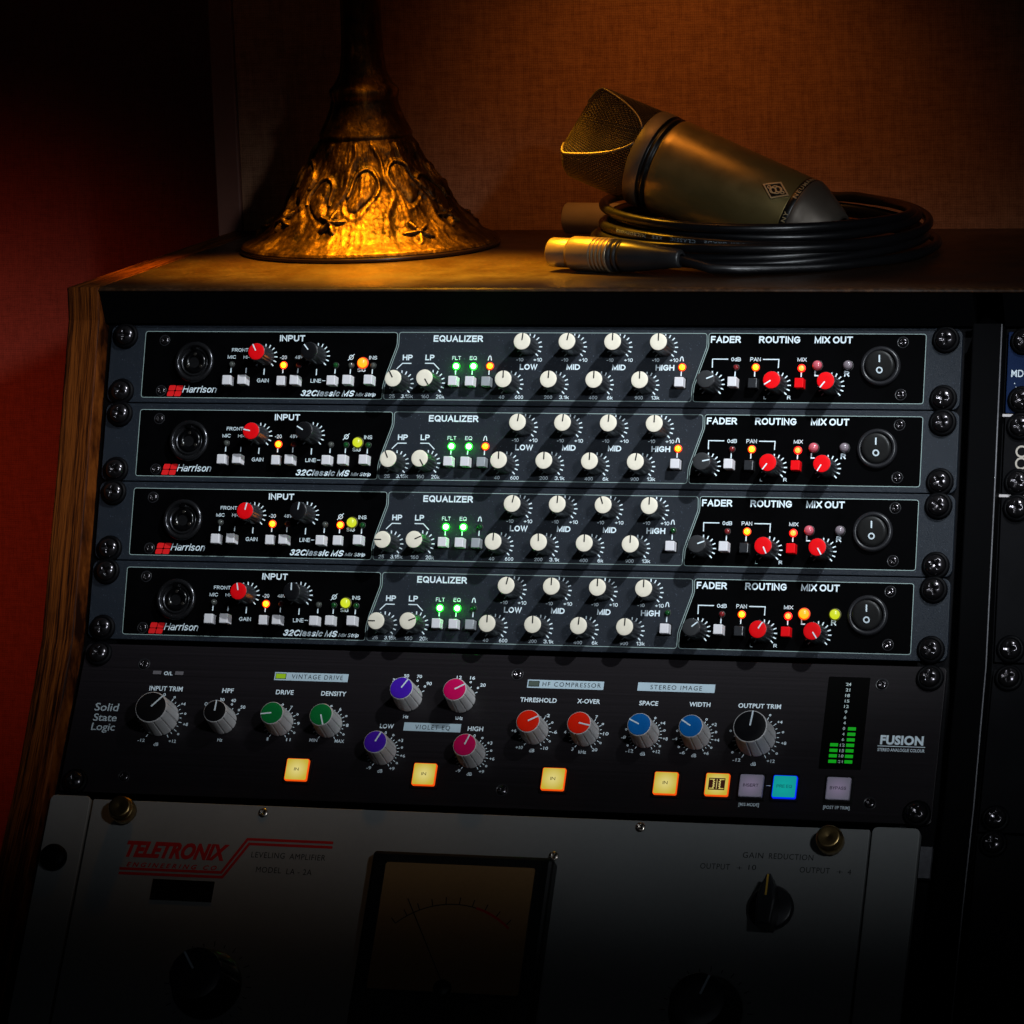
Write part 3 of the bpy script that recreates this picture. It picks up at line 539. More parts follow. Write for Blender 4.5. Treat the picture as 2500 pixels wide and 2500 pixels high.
# top board with a rolled front edge, fascia slanting back beneath it
tb = MB(); X0, X1 = -3.0, 1150
sec = [(YB, 22.3), (-6.6, 22.3), (-8.0, 22.0), (-9.0, 21.4), (-9.5, 20.6), (-9.3, 20.1), (-8, 20.0), (YB, 20.0)]
vs = [(x, y, z + DZ) for x in (X0, X1) for y, z in sec]; n = len(sec)
tb.add(vs, [(i, (i + 1) % n, n + (i + 1) % n, n + i) for i in range(n)] + [tuple(range(n))[::-1], tuple(range(n, 2 * n))])
obj('top_board', tb.mesh('top_board', M['top']), desk)
fm = MB(); sec = [(-9.1, 19.9), (-2.2, 1.3), (3, 1.3), (3, 19.9)]; n = 4
fm.add([(x, y, z + DZ) for x in (-3.1, 489.4) for y, z in sec], [(i, (i + 1) % n, n + (i + 1) % n, n + i) for i in range(n)] + [(3, 2, 1, 0), (4, 5, 6, 7)])
obj('fascia', fm.mesh('fascia', M['chassis']), desk)
fm = MB(); fm.add([(x, y, z + DZ) for x in (505.3, 1150) for y, z in sec], [(i, (i + 1) % n, n + (i + 1) % n, n + i) for i in range(n)] + [(3, 2, 1, 0), (4, 5, 6, 7)])
obj('fascia', fm.mesh('fascia', M['chassis']), desk)
def rail_mb(x0, x1):
    mb = MB()
    pts = [plane_pt(0, -2, -3), plane_pt(0, 180.2, -3), plane_pt(0, 230, -3, 2), plane_pt(0, 230, -7, 2), plane_pt(0, 176, -7), plane_pt(0, -2, -7)]
    vs = [(x, p.y, p.z + DZ) for x in (x0, x1) for p in pts]; L = len(pts)
    return mb.add(vs, [(i, (i + 1) % L, L + (i + 1) % L, L + i) for i in range(L)] + [tuple(range(L))[::-1], tuple(range(L, 2 * L))])
for a, b in ((-3, 16), (466, 489.4), (505.3, 524), (970, 990)):
    obj('rack_rail', rail_mb(a, b).mesh('rack_rail', M['rackblack']), desk)
obj('back_board', MB().box(-3, 1150, YB - 8, YB - .2, 0, DZ + 5.8).mesh('back_board', M['rackblack']), desk)
# ================================================================ channel strips
RING = [22.5 * i for i in range(-6, 7)]
FW, FH = 482.4, 43.9
def frames():
    a = [(20.7, -3.5), (168.9, -3.5), (169.1, -10.5), (163.6, -27.6), (162.3, -33.5), (162.3, -41.0), (20.7, -41.0)]
    b = [(169.9, -3.4), (343.8, -3.3), (344.1, -10.4), (337.2, -32.2), (337.0, -40.7), (163.3, -41.0), (163.3, -33.7), (164.6, -27.9), (170.1, -10.7)]
    c = [(344.8, -3.2), (463.1, -3.2), (463.1, -40.7), (338.0, -40.7), (338.2, -32.4), (345.1, -10.5)]
    return a, b, c
fa, fb_, fc = frames()
def knob_small(u, x, s, capm, ang, ptm='inkdark'):
    k = obj('knob', cm('hk', lambda: fluted(5.25, 4.95, 14.4, 11, .28, 99, 0.9), 'knob', M['knobblack']), u, (x, -s, 0), -R(ang))
    c = obj('cap', cm(('hcap', capm), lambda: disc(4.62, 14.3, 15.0, .22), 'cap', M[capm]), k)
    p_ = 'ink' if ptm == 'ink' else 'inkdark'
    obj('pointer', cm(('hptr', ptm), lambda: bar(-.33, .33, .55, 4.62, 14.9, 15.12), 'pointer', M[p_]), k)
    obj('tick_marks', cm('hticks', lambda: ticks(5.45, 7.25, .62, RING), 'tick_marks', M['ink']), u, (x, -s, 0))
def button(u, x, s, m_, h):
    b = obj('push_button', cm(('btn', m_, h), lambda: MB().prism(rrect(-2.42, 2.42, -2.62, 2.62, .35, 3), .1, h, .35), 'push_button', M[m_]), u, (x, -s, 0))
    obj('slot_shade', cm('slot', lambda: MB().box(-3.0, 3.0, -3.15, 3.15, .03, .09), 'slot_shade', M['slot']), b)  # flat black sheet painted as the shade in the button's cutout
def led(u, x, s, key, r=1.45, h=1.9, ring=None):
    prof_ = [(r, .1), (r, h - r * .75), (r * .86, h - r * .33), (r * .5, h - r * .08), (0.0001, h)]
    l = obj('indicator_light', cm(('led', key, r), lambda: MB().lathe(prof_, 24), 'indicator_light', M[key]), u, (x, -s, 0))
    rk = key + '_ring' if key + '_ring' in M else 'led_rim'; q = .75 if rk != 'led_rim' else .42
    obj('collar_halo', cm(('ledr', key, r), lambda: MB().lathe([(r + q, .04), (r + q, .3), (r + q * .5, .42), (r + .02, .3)], 24, True, False), 'collar_halo', M[rk]), l)  # black collar on unlit lights, painted halo on lit ones
def strip(k, dx, ang, leds, pressed, label):
    s0 = 44.45 * k
    o = plane_pt(dx, s0 + .25, 0)
    u = thing('channel_strip', label, 'channel strip', o, zrot(A1), 'dark blue channel strips in the rack')
    obj('faceplate', cm('hface', lambda: MB().prism(rrect(.1, FW, -FH, 0, 4.2, 6), -3, 0, .35), 'faceplate', M['panel']), u)
    obj('chassis', cm('hchas', lambda: MB().box(18, 464, -42.5, -1.5, -180, -3.05), 'chassis', M['chassis']), u)
    obj('input_field', cm('hfa', lambda: MB().prism(roundpoly(fa[::-1], 1.6), .005, .02), 'input_field', M['black']), u)
    obj('output_field', cm('hfc', lambda: MB().prism(roundpoly(fc[::-1], 1.6), .005, .02), 'output_field', M['black']), u)
    for i, f in enumerate((fa, fb_, fc)):
        obj('border_line', cm(('hbl', i), lambda: stroke(MB(), roundpoly(f, 1.6), .29, .025, .07, True), 'border_line', M['line']), u)
    for t, x, s, wd, c in HB: grot(u, t, x, s, wd, c * .98, .20)
    for t, x, s, wd, c in HS: grot(u, t, x, s, wd, c, .135)
    t, x, s, wd, c = HI[0]; grot(u, t, x, s, wd - .9, 3.4, .20, .28)
    t, x, s, wd, c = HI[1]; grot(u, t, x, s - .1, wd - .5, 2.0, .155, .28)
    t, x, s, wd, c = HI[2]; grot(u, t, x, s + .1, wd - .8, 3.9, .13, .22)
    # red four-part emblem
    for (cx, cy) in ((-1.95, 1.6), (2.35, 1.6), (-2.7, -1.65), (1.6, -1.65)):
        def em(cx=cx, cy=cy):
            p = rrect(-1.95, 1.95, -1.45, 1.45, .6, 3); return MB().prism([(x + y * .25, y) for x, y in p], .02, .07)
        obj('emblem_square', cm('emsq', em, 'emblem_square', M['redmark']), u, (40.9 + cx, -37.15 + cy, 0))
    for x in (73.0, 81.9, 103.6, 112.4, 134.1, 143.0, 155.7, 203.7, 213.2, 222.8, 330.7, 360.4, 371.2, 396.6):
        obj('guide_line', cm('gl', lambda: MB().box(-.3, .3, -1.45, 1.45, .02, .07), 'guide_line', M['ink']), u, (x, -25.3, 0))
    for x in (92.6, 123.3): obj('guide_line', cm('gl2', lambda: MB().box(-.3, .3, -1.75, 1.75, .02, .07), 'guide_line', M['ink']), u, (x, -26.0, 0))
    obj('guide_line', cm('dash', lambda: MB().box(-.95, .95, -.22, .22, .02, .07), 'guide_line', M['ink']), u, (127.9, -30.8, 0))
    for key, pts in (('hpb', [(169.7, -23.95), (172.9, -20.75), (178, -20.75)]), ('lpb', [(185.8, -20.65), (190.8, -20.65), (194.2, -23.95)]),
                     ('fb1', [(347.7, -22), (347.6, -17.3), (356.2, -17.3)]), ('fb2', [(375.3, -17.3), (384.0, -17.3), (383.9, -21.9)])):
        obj('bracket_line', cm(key, lambda: stroke(MB(), pts, .52, .02, .07), 'bracket_line', M['ink']), u)
    bell = [(-1.0, -1.25), (-.78, -.6), (-.66, .35), (-.35, 1.05), (0, 1.2), (.35, 1.05), (.66, .35), (.78, -.6), (1.0, -1.25)]
    for x, s in ((222.8, 17.6), (330.6, 17.4)): obj('curve_symbol', cm('bell', lambda: stroke(MB(), bell, .5, .02, .07), 'curve_symbol', M['ink']), u, (x, -s, 0))
    def phase():
        mb = MB(); c = [(1.15 * math.cos(R(i * 15)), 1.15 * math.sin(R(i * 15))) for i in range(24)]
        stroke(mb, c, .42, .02, .06, True); stroke(mb, [(-1.9, -1.75), (1.75, 1.85)], .42, .065, .075); return mb
    obj('phase_symbol', cm('phase', phase, 'phase_symbol', M['ink']), u, (143.05, -17.6, 0))
    A = ang
    KN = [(92.6, 17.6, 'red', 'ink'), (123.3, 16.9, 'capblack', 'ink'), (172.9, 32.0, 'cream', 0), (190.8, 31.6, 'cream', 0), (244.8, 11.1, 'cream', 0), (235.5, 31.9, 'cream', 0),
          (270.0, 11.0, 'cream', 0), (260.9, 31.8, 'cream', 0), (295.5, 11.0, 'cream', 0), (286.3, 31.8, 'cream', 0), (320.9, 11.0, 'cream', 0), (311.7, 31.8, 'cream', 0),
          (347.9, 31.1, 'charcoal', 'ink'), (384.0, 31.3, 'red', 'ink'), (413.2, 31.5, 'red', 'ink')]
    for (x, s, c, p_), a in zip(KN, A): knob_small(u, x, s, c, a, p_ or 'dark')
    BT = [(72.9, 31.9, 'white_btn', 6.2), (82.0, 31.6, 'white_btn', 6.6), (103.9, 31.6, 'white_btn', 3.8), (112.6, 31.6, 'white_btn', 6.6), (134.0, 31.6, 'white_btn', 6.2), (143.1, 31.2, 'white_btn', 6.2),
          (155.6, 31.1, 'white_btn', 6.6), (203.8, 31.2, 'white_btn', 5.6), (213.4, 31.3, 'white_btn', 5.6), (222.7, 31.4, 'grey_btn', 5.6), (330.9, 30.9, 'white_btn', 5.6), (360.4, 30.7, 'white_btn', 6.6), (371.3, 31.1, 'knobblack', 5.0), (396.7, 30.9, 'red', 5.4)]
    for i, (x, s, m_, h) in enumerate(BT): button(u, x, s, m_, 3.8 if i in pressed else h)
    LP = [(73.3, 22.1), (103.9, 22.3), (112.9, 22.2), (134.4, 22.2), (143.3, 22.2), (156.1, 22.2), (203.9, 22.2), (213.8, 22.2), (223.2, 22.0), (331.1, 21.9), (360.8, 21.9), (371.6, 21.7), (396.7, 22.0)]
    for (x, s), key in zip(LP, leds[:13]): led(u, x, s, key)
    for (x, s), key in zip(((150.0, 20.8), (405.3, 20.6), (421.9, 20.5)), leds[13:]): led(u, x, s, key, 2.55, 3.6)
    # combo socket
    so = obj('input_socket', cm('sock', lambda: MB().lathe([(11.6, .05), (11.4, 1.2), (10.6, 1.9), (9.5, 2.0), (9.0, 1.6), (8.5, -1.5), (7.9, -1.6), (7.8, .5), (7.2, .8), (6.8, -3.5), (0.0001, -3.5)], 72), 'input_socket', M['sockring']), u, (51.9, -21.3, 2.0))
    obj('socket_core', cm('score', lambda: MB().lathe([(6.6, -3.4), (6.4, .2), (5.8, .6), (3.2, .6), (3.0, -2.5), (.0001, -2.5)], 48), 'socket_core', M['sockblack']), so)
    obj('latch', cm('latch', lambda: MB().prism(rrect(-1.6, 1.6, 6.7, 8.6, .5, 3), -1, 1.9, .3), 'latch', M['sockblack']), so)
    for a in (90, 210, 330): obj('contact_hole', cm(('ch', a), lambda: disc(.9, .5, .66, .05, 16), 'contact_hole', M['nickel']), so, (4.5 * math.cos(R(a)), 4.5 * math.sin(R(a)), 0))
    # power switch
    sw = obj('power_switch', cm('sw', lambda: MB().lathe([(10.8, .02), (10.8, .8), (10.2, 2.0), (9.4, 2.3), (8.7, 2.1), (8.3, 1.4), (8.3, .2), (0.0001, .2)], 72), 'power_switch', M['rim']), u, (439.4, -20.7, 0))
    def rock():
        mb = MB(); n = 56; vs = []; lay = [(7.7, .3, 0), (7.7, 3.3, .26), (7.2, 3.75, .26), (6, 3.8, .26), (3, 3.8, .26), (0.001, 3.8, .26)]
        for r_, z, tl in lay:
            for i in range(n):
                a = 2 * math.pi * i / n; y = r_ * math.sin(a); q = y * tl - (y * y) * (.012 if tl else 0); vs.append((r_ * math.cos(a), y, z + q))
        fs = [(k * n + i, k * n + (i + 1) % n, (k + 1) * n + (i + 1) % n, (k + 1) * n + i) for k in range(5) for i in range(n)]
        return mb.add(vs, fs, True)
    rk = obj('rocker', cm('rock', rock, 'rocker', M['rocker']), sw)
    obj('lettering', cm('swI', lambda: MB().add([(x, y, 3.95 + y * .26 - y * y * .012) for x, y in ((-.38, 1.5), (.38, 1.5), (.38, 5.2), (-.38, 5.2))], [(0, 1, 2, 3)]), 'lettering', M['ink']), rk)
    def swo():
        mb = MB(); n = 28; vs = []
        for r_ in (1.05, 1.8):
            for i in range(n):
                a = 2 * math.pi * i / n; x = r_ * math.cos(a); y = -2.6 + r_ * .95 * math.sin(a); vs.append((x, y, 3.97 + y * .26 - y * y * .012))
        return mb.add(vs, [(i, n + i, n + (i + 1) % n, (i + 1) % n) for i in range(n)])
    obj('lettering', cm('swO', swo, 'lettering', M['ink']), rk)
    for x, s in ((32.3, 8.6), (32.4, 37.2), (450.7, 7.7), (450.8, 35.9)): small_screw(u, x, s, rz=random.random() * 3)
    for x in (8.9, 473.8):
        for s in (6.2, 37.9): bolt(u, x, s, rz=random.random() * 3)
    return u
M['redmark'] = dusty('red_silkscreen', (0.70, 0.010, 0.012), 0.55, 2500, 0.08, 0.02, spec=0.2)
off, og, orr = 'led_off', 'led_off_green', 'led_off_red'
strip(0, 0.0, [-28, -40, -30, 147, 5, 0, 10, 2, 0, 0, 0, 0, 68, -123, -143],
      [off, 'amber', orr, og, off, off, 'green_lit', 'green_lit', 'amber', 'amber', orr, 'amber', 'red_lit', 'sig_orange', 'led_pink', 'led_grey'], (),
      'topmost channel strip, just under the desk top, its signal light glowing orange')
strip(1, 0.3, [-78, -60, -25, 148, 8, 0, 5, 0, 3, 0, 0, 8, 78, -145, -150],
      [off, 'amber', orr, off, og, og, 'green_lit', 'green_lit', 'amber', 'amber', orr, 'amber', 'red_lit', 'sig_lime', 'led_pink', 'led_grey'], (),
      'second channel strip from the top, lime signal light and two amber equalizer lights')
strip(2, 0.15, [12, 8, -90, 65, 12, 2, 2, -3, -20, 0, 0, 0, 70, 155, 150],
      [off, 'amber', orr, off, 'amber', og, 'green_lit', 'green_lit', og, og, orr, 'amber', 'red_lit', 'sig_lime', 'led_pink', 'led_grey'], (5,),
      'third channel strip from the top, its phase light lit amber beside the lime one')
strip(3, -0.3, [-12, -2, -90, 68, 12, 0, 0, 0, 0, 3, 0, 2, 50, 32, 145],
      [off, 'amber', orr, off, og, og, 'green_lit', 'green_lit', og, og, orr, 'amber', 'red_lit', 'sig_lime', 'sig_orange', 'sig_lime'], (),
      'lowest channel strip, right above the black processor, yellow L and R mix out lights')
# ================================================================ black stereo processor (2 units high)
o2 = plane_pt(0, .4, 0, 2)
sp = thing('stereo_processor', 'black two-unit stereo processor with coloured knob caps and square lit keys', 'audio processor', o2, zrot(A2))
SO = .4
obj('faceplate', MB().prism(rrect(.2, 482.4, -87.6, 0, 3.0, 5), -3, 0, .3).mesh('faceplate', M['fusion']), sp)
obj('chassis', MB().box(18, 464, -86, -1.5, -180, -3.05).mesh('chassis', M['chassis']), sp)
for t, x, s, wd, c in SB: lettering(sp, t, x, s - SO, wd, c, bold=.02 if t != 'FUSION' else .045, spacing=1.05)
for t, x, s, wd, c in SS + SM: lettering(sp, t, x, s - SO, wd, c, bold=.014, z=.06 if (t, x, s, wd, c) in SS else .40, mtl='ink' if (t, x, s, wd, c) in SS else 'meter_ink')
for t, x, s, wd, c in SL: lettering(sp, t, x, s - SO, wd, c * .93, bold=.01, shear=.06, mtl='inksoft')
for t, x, s, wd, c in SD: lettering(sp, t, x, s - SO, wd, c * .92, mtl='inkdark', z=.09, spacing=1.25)
for x0, x1, s0, s1 in ((113.4, 155.7, 14.3, 19.0), (191.6, 223.6, 41.2, 46.0), (257.0, 299.3, 14.25, 19.0), (318.0, 360.1, 14.0, 18.8)):
    obj('title_box', MB().box(x0, x1, -s1 + SO, -s0 + SO, .01, .05).mesh('title_box', M['box']), sp)
for x0, x1, s0, s1, m_ in ((114.3, 119.8, 15.3, 17.95, 'drive_led'), (257.95, 263.4, 15.25, 17.95, 'comp_led'), (42.5, 47.3, 15.7, 17.75, 'ol_led'), (55.5, 60.3, 15.7, 17.75, 'ol_led')):
    fr = obj('indicator_window', MB().box(x0 - .3, x1 + .3, -s1 + SO - .3, -s0 + SO + .3, .02, .12).mesh('indicator_window', M['slot']), sp)
    obj('indicator_light', MB().box(x0, x1, -s1 + SO, -s0 + SO, .1, .3).mesh('indicator_light', M[m_]), fr)
dt = MB()
for x, s in dots: obj('scale_dot', cm('sdot', lambda: MB().lathe([(.62, .05), (.28, .055)], 16, False, False).lathe([(.62, .02), (.62, .05)], 16, False, False), 'scale_dot', M['ink']), sp, (x, -s + SO, 0))
R25 = [-150, -137.5, -125, -112.5, -100, -87.5, -75, -62.5, -50, -37.5, -25, 0, 25, 37.5, 50, 62.5, 75, 87.5, 100, 112.5, 125, 137.5, 150]
R15 = [15 * i for i in range(-10, 11)]
R30 = [-60, -30, 0, 30, 60]
SK = [(51.7, 43.5, 'capblack', 42, R25, 1), (88.3, 44.0, 'capblack', 0, R30, 0), (121.0, 44.0, 'green', -98, R15, 0), (149.0, 44.0, 'green', 160, R15, 0), (191.8, 27.3, 'violet', 32, R30, 0),
      (221.7, 27.1, 'pink', 60, R30, 0), (182.0, 58.6, 'violet', 25, R25, 0), (231.9, 58.6, 'pink', 20, R25, 0), (264.8, 43.9, 'orange', 61, R15, 0), (292.8, 44.0, 'orange', 102, R15, 0),
      (325.6, 43.7, 'blue', -64, R25, 0), (353.4, 43.7, 'blue', -57, R25, 0), (385.5, 43.4, 'capblack', 5, R25, 1)]
for x, s, c, a, rg, big in SK:
    if big:
        k = obj('knob', cm('skb', lambda: grooved(10.6, 9.0, 16, 150, 12, .7), 'knob', M['silver']), sp, (x, -s + SO, 0), -R(a))
        obj('cap', cm(('skbc', c), lambda: disc(8.45, 15.9, 16.35, .15, 64), 'cap', M[c]), k)
        obj('pointer', cm('skbp', lambda: bar(-.42, .42, .3, 8.8, 16.3, 16.5), 'pointer', M['ink']), k)
    else:
        k = obj('knob', cm('sks', lambda: grooved(7.7, 6.5, 14.4, 130, 10, .6), 'knob', M['silver']), sp, (x, -s + SO, 0), -R(a))
        obj('cap', cm(('sksc', c), lambda: disc(6.05, 14.3, 14.75, .15, 56), 'cap', M[c]), k)
        obj('pointer', cm('sksp', lambda: bar(-.38, .38, .1, 6.3, 14.7, 14.9), 'pointer', M['ink']), k)
    obj('tick_marks', cm(('st', big, id(rg)), lambda: ticks(11.0 if big else 8.0, 12.9 if big else 9.4, .36, rg, short=12.1 if big else 8.9), 'tick_marks', M['ink']), sp, (x, -s + SO, 0))
# level meter
mt = obj('level_meter', MB().prism(rrect(420.6, 442.8, -59.4 + SO, -7.6 + SO, .4, 2), .02, .3).mesh('level_meter', M['glass']), sp)
for x, ss in ((435.9, (36.75, 39.8, 42.9, 45.95, 49.05, 52.15, 55.2)), (427.4, (45.95, 49.05, 52.1, 55.2))):
    for s in ss: obj('meter_bar', cm('mbar', lambda: MB().box(-2.1, 2.1, -.88, .88, .3, .42), 'meter_bar', M['meter_led']), mt, (x, -s + SO, 0))
obj('underline', MB().box(450.3, 475.3, -45.8 + SO, -45.4 + SO, .02, .06).mesh('underline', M['ink']), sp)
obj('link_dash', MB().box(393.2, 396.2, -70.1 + SO, -69.7 + SO, .02, .06).mesh('link_dash', M['ink']), sp)
# square keys
def key(x, s, face, side, txt=None, tm='keytext', tw=5, emb=False):
    b = obj('key_bezel', cm('kb', lambda: MB().prism(rrect(-7.6, 7.6, -7.5, 7.5, .6, 3), .02, .9, .2), 'key_bezel', M['bezel']), sp, (x, -s + SO, 0))
    obj('key_cap', cm(('kc', side), lambda: MB().prism(rrect(-6.35, 6.35, -6.25, 6.25, .9, 4), .85, 2.5, .12), 'key_cap', M[side]), b)
    obj('key_face', cm(('kf', face), lambda: MB().prism(rrect(-5.95, 5.95, -5.85, 5.85, .8, 4), 2.4, 3.0, .25), 'key_face', M[face]), b)
    if txt: obj('lettering', grot_mb(txt, tw, 1.75, .15, 0, 3.04).mesh('lettering', M[tm]), b)
    if emb:
        e = MB().box(-4.4, 4.4, -3.3, 3.3, 3.01, 3.05); obj('symbol_field', e.mesh('symbol_field', M['emblem']), b)
        g_ = MB()
        for sx in (-1, 1):
            pts = [(sx * 3.9, 2.5), (sx * 1.5, 2.5)] + [(sx * (1.2 + .75 * abs(math.sin(math.pi * (i / 20) * 4)) * 1.0), 2.5 - 5.0 * i / 20) for i in range(1, 20)] + [(sx * 1.5, -2.5), (sx * 3.9, -2.5)]
            stroke(g_, pts, .4, 3.06, 3.1)
        stroke(g_, [(0, 2.7), (0, -2.7)], .3, 3.06, 3.1)
        obj('coil_symbol', g_.mesh('coil_symbol', M['key_face']), b)
M['keytext'] = mat('dark_amber_print', (0.10, 0.055, 0.01), 0.5, spec=0.1)
M['keytext2'] = mat('dark_key_print', (0.01, 0.01, 0.02), 0.5, spec=0.1)
M['keytext3'] = mat('slate_key_print', (0.02, 0.06, 0.08), 0.5, spec=0.1, emis=(0, .10, .11), es=.6)
for x in (136.0, 207.9, 279.4, 340.5): key(x, 71.4, 'key_face', 'key_side', 'IN', tw=2.7)
key(368.2, 71.1, 'key_face', 'key_side', emb=True)
key(386.4, 71.1, 'plain_key', 'plain_key_side', 'INSERT', 'keytext2', 8.2)
key(404.2, 71.0, 'teal_face', 'teal_side', 'PRE EQ', 'keytext3', 8.2)
key(432.6, 70.9, 'plain_key', 'plain_key_side', 'BYPASS', 'keytext2', 8.6)
for x, s in ((36.2, 12.0), (36.6, 78.3), (250.6, 11.5), (251.4, 78.0), (449.1, 11.2), (449.4, 77.6)): small_screw(sp, x, s - SO, 3.2, rz=random.random() * 3)
for x, s in ((8.9, 6.2), (8.9, 82.0), (474.2, 6.6), (474.6, 82.1)): bolt(sp, x, s, rz=random.random() * 3)
# ================================================================ grey leveling amplifier (3 units high)
LS, LH = 92.3, 6.0
ol = plane_pt(0, LS, LH, 2)
la = thing('leveling_amplifier', 'grey enamelled tube amplifier with dark red script, lowest in the rack', 'amplifier', ol, zrot(A2))
def L_(s): return s - LS
obj('faceplate', MB().prism(rrect(24.0, 452.3, -131.5, -1.8, .8, 3), -4, 0, .5).mesh('faceplate', M['cream_enamel']), la)
obj('chassis', MB().box(20, 458, -130, -3, -180, -6.0).mesh('chassis', M['chassis']), la)
fl = obj('mounting_flange', MB().prism(rrect(-1.2, 22.4, -131.5, 0, 3.0, 5), -5.5, -.3, .6).mesh('mounting_flange', M['cream_enamel']), la)
obj('mounting_flange', MB().prism(rrect(453.4, 478.2, -131.5, .1, 3.0, 5), -5.5, -.3, .6).mesh('mounting_flange', M['cream_enamel']), la)
obj('mounting_bolt', MB().lathe([(7.6, -.4), (7.4, 2.2), (6.6, 3.4), (3, 3.9), (.001, 4)], 48).mesh('mounting_bolt', M['washer']), fl, (7.6, -L_(128.9), 0))
obj('side_bracket', MB().box(479.0, 485, -26, -9, -6, -2.5).mesh('side_bracket', M['rackedge']), la)
for t, x, s, wd, c in LR: lettering(la, t, x, L_(s), wd, c * (1 if c > 5 else .95), 'redprint', .05 if c > 5 else .028, .3, 1.0 if c > 5 else 1.6, z=.05)
for t, x, s, wd, c in LB: lettering(la, t, x, L_(s), wd, c, 'inkdark', .0 if t != '+' else -.01, z=.05, spacing=1.1)
for off_ in (0, 2.9):
    y0 = -L_(133.0) + 0
    pts = [(46.5, -L_(133.2) - off_ * .9), (104.7 + off_ * .35, -L_(133.0) - off_ * .9), (116.4 + off_ * .45, -L_(113.6) - off_ * .9), (164.7, -L_(113.6) - off_ * .9)]
    obj('double_line', stroke(MB(), pts, 1.5, .01, .05).mesh('double_line', M['redprint']), la)
for x, s in ((331.2, 97.9), (286.6, 116.0), (122.6, 98.3), (194, 215.5), (286.6, 215.5)): small_screw(la, x, L_(s), 3.3, 'nickel', rz=random.random() * 3, ringm=None)
def thumb():
    def rad(a, r, z): return r + (.16 if (z > 2.2 and z < 8.0 and r > 6) and math.sin(a * 34) > 0 else 0)
    return MB().lathe([(4.6, .05), (4.6, 1.6), (6.5, 2.0), (7.0, 2.4), (7.0, 4.8), (7.0, 7.6), (6.5, 8.2), (6.3, 8.3), (6.2, 10.6), (5.8, 11.1), (5.0, 11.2), (.6, 10.9), (.001, 10.7)], 136, True, True, rad)
for x, s in ((44.4, 101.8), (433.4, 102.6)): obj('thumbscrew', cm('thumb', thumb, 'thumbscrew', M['brass']), la, (x, -L_(s), 0))
# meter
mf = obj('meter_housing', MB().prism(rrect(190.5, 289.4, -L_(217), -L_(119.4), 2.5, 4), 0, 9, 2.2).mesh('meter_housing', M['meterframe']), la)
obj('meter_dial', MB().prism(rrect(199, 281, -L_(196), -L_(126.2), 1.5, 3), 9.0, 9.25).mesh('meter_dial', M['dial']), mf)
ar = MB(); arc_ = [(240 + 46 * math.sin(R(a)), -L_(196) + 2 + 46 * math.cos(R(a))) for a in range(-42, 43, 3)]
stroke(ar, arc_[:20], .5, 9.28, 9.34)
for i in range(0, 29, 3):
    a = R(-42 + 3 * i); stroke(ar, [(240 + 46 * math.sin(a), -L_(196) + 2 + 46 * math.cos(a)), (240 + 50 * math.sin(a), -L_(196) + 2 + 50 * math.cos(a))], .5, 9.28, 9.34)
obj('meter_scale', ar.mesh('meter_scale', M['inkdark']), mf)
obj('meter_red_zone', stroke(MB(), arc_[19:], 1.2, 9.28, 9.36).mesh('meter_red_zone', M['redprint']), mf)
obj('meter_hub', MB().lathe([(5, 9.2), (4.8, 10.4), (4, 11), (.001, 11)], 32).mesh('meter_hub', M['meterframe']), mf, (240, -L_(194), 0))
obj('meter_needle', stroke(MB(), [(240, -L_(192)), (214, -L_(146))], .5, 9.4, 9.5).mesh('meter_needle', M['inkdark']), mf)
obj('meter_window_rim', stroke(MB(), rrect(198.5, 281.5, -L_(196.5), -L_(125.7), 1.8, 3), 1.0, 9.0, 10.0, True).mesh('meter_window_rim', M['meterframe']), mf)
def chicken():
    mb = MB(); mb.lathe([(12, .05), (12, 2.2), (10.5, 3.0), (.001, 3.0)], 48)
    mb.prism([(-4, -13), (4, -13), (5, 0), (3.4, 8), (1.0, 14), (-1.0, 14), (-3.4, 8), (-5, 0)], 2.9, 15, 1.2); return mb
sk = obj('selector_knob', cm('chick', chicken, 'selector_knob', M['knobblack']), la, (405.5, -L_(139.2), 0))
obj('pointer', MB().box(-.5, .5, 2, 13.2, 14.9, 15.2).mesh('pointer', M['yellowline']), sk)
def bigknob():
    return fluted(19, 14.5, 20, 14, 1.2, 140, 3.0, .8)
for x in (108, 378):
    k = obj('knob', cm('bigk', bigknob, 'knob', M['knobblack']), la, (x, -L_(196), 0), -R(-35 if x < 200 else 20))
    obj('tick_marks', cm('bigt', lambda: ticks(21.5, 24.5, .5, [15 * i for i in range(-10, 11)], short=23.5), 'tick_marks', M['inkdark']), la, (x, -L_(196), 0))
    obj('pointer', cm('bigp', lambda: bar(-.6, .6, 3, 14, 19.9, 20.3), 'pointer', M['ink']), k)
obj('name_plate', MB().box(67, 102, -L_(150), -L_(138.4), .01, .5).mesh('name_plate', M['slot']), la)
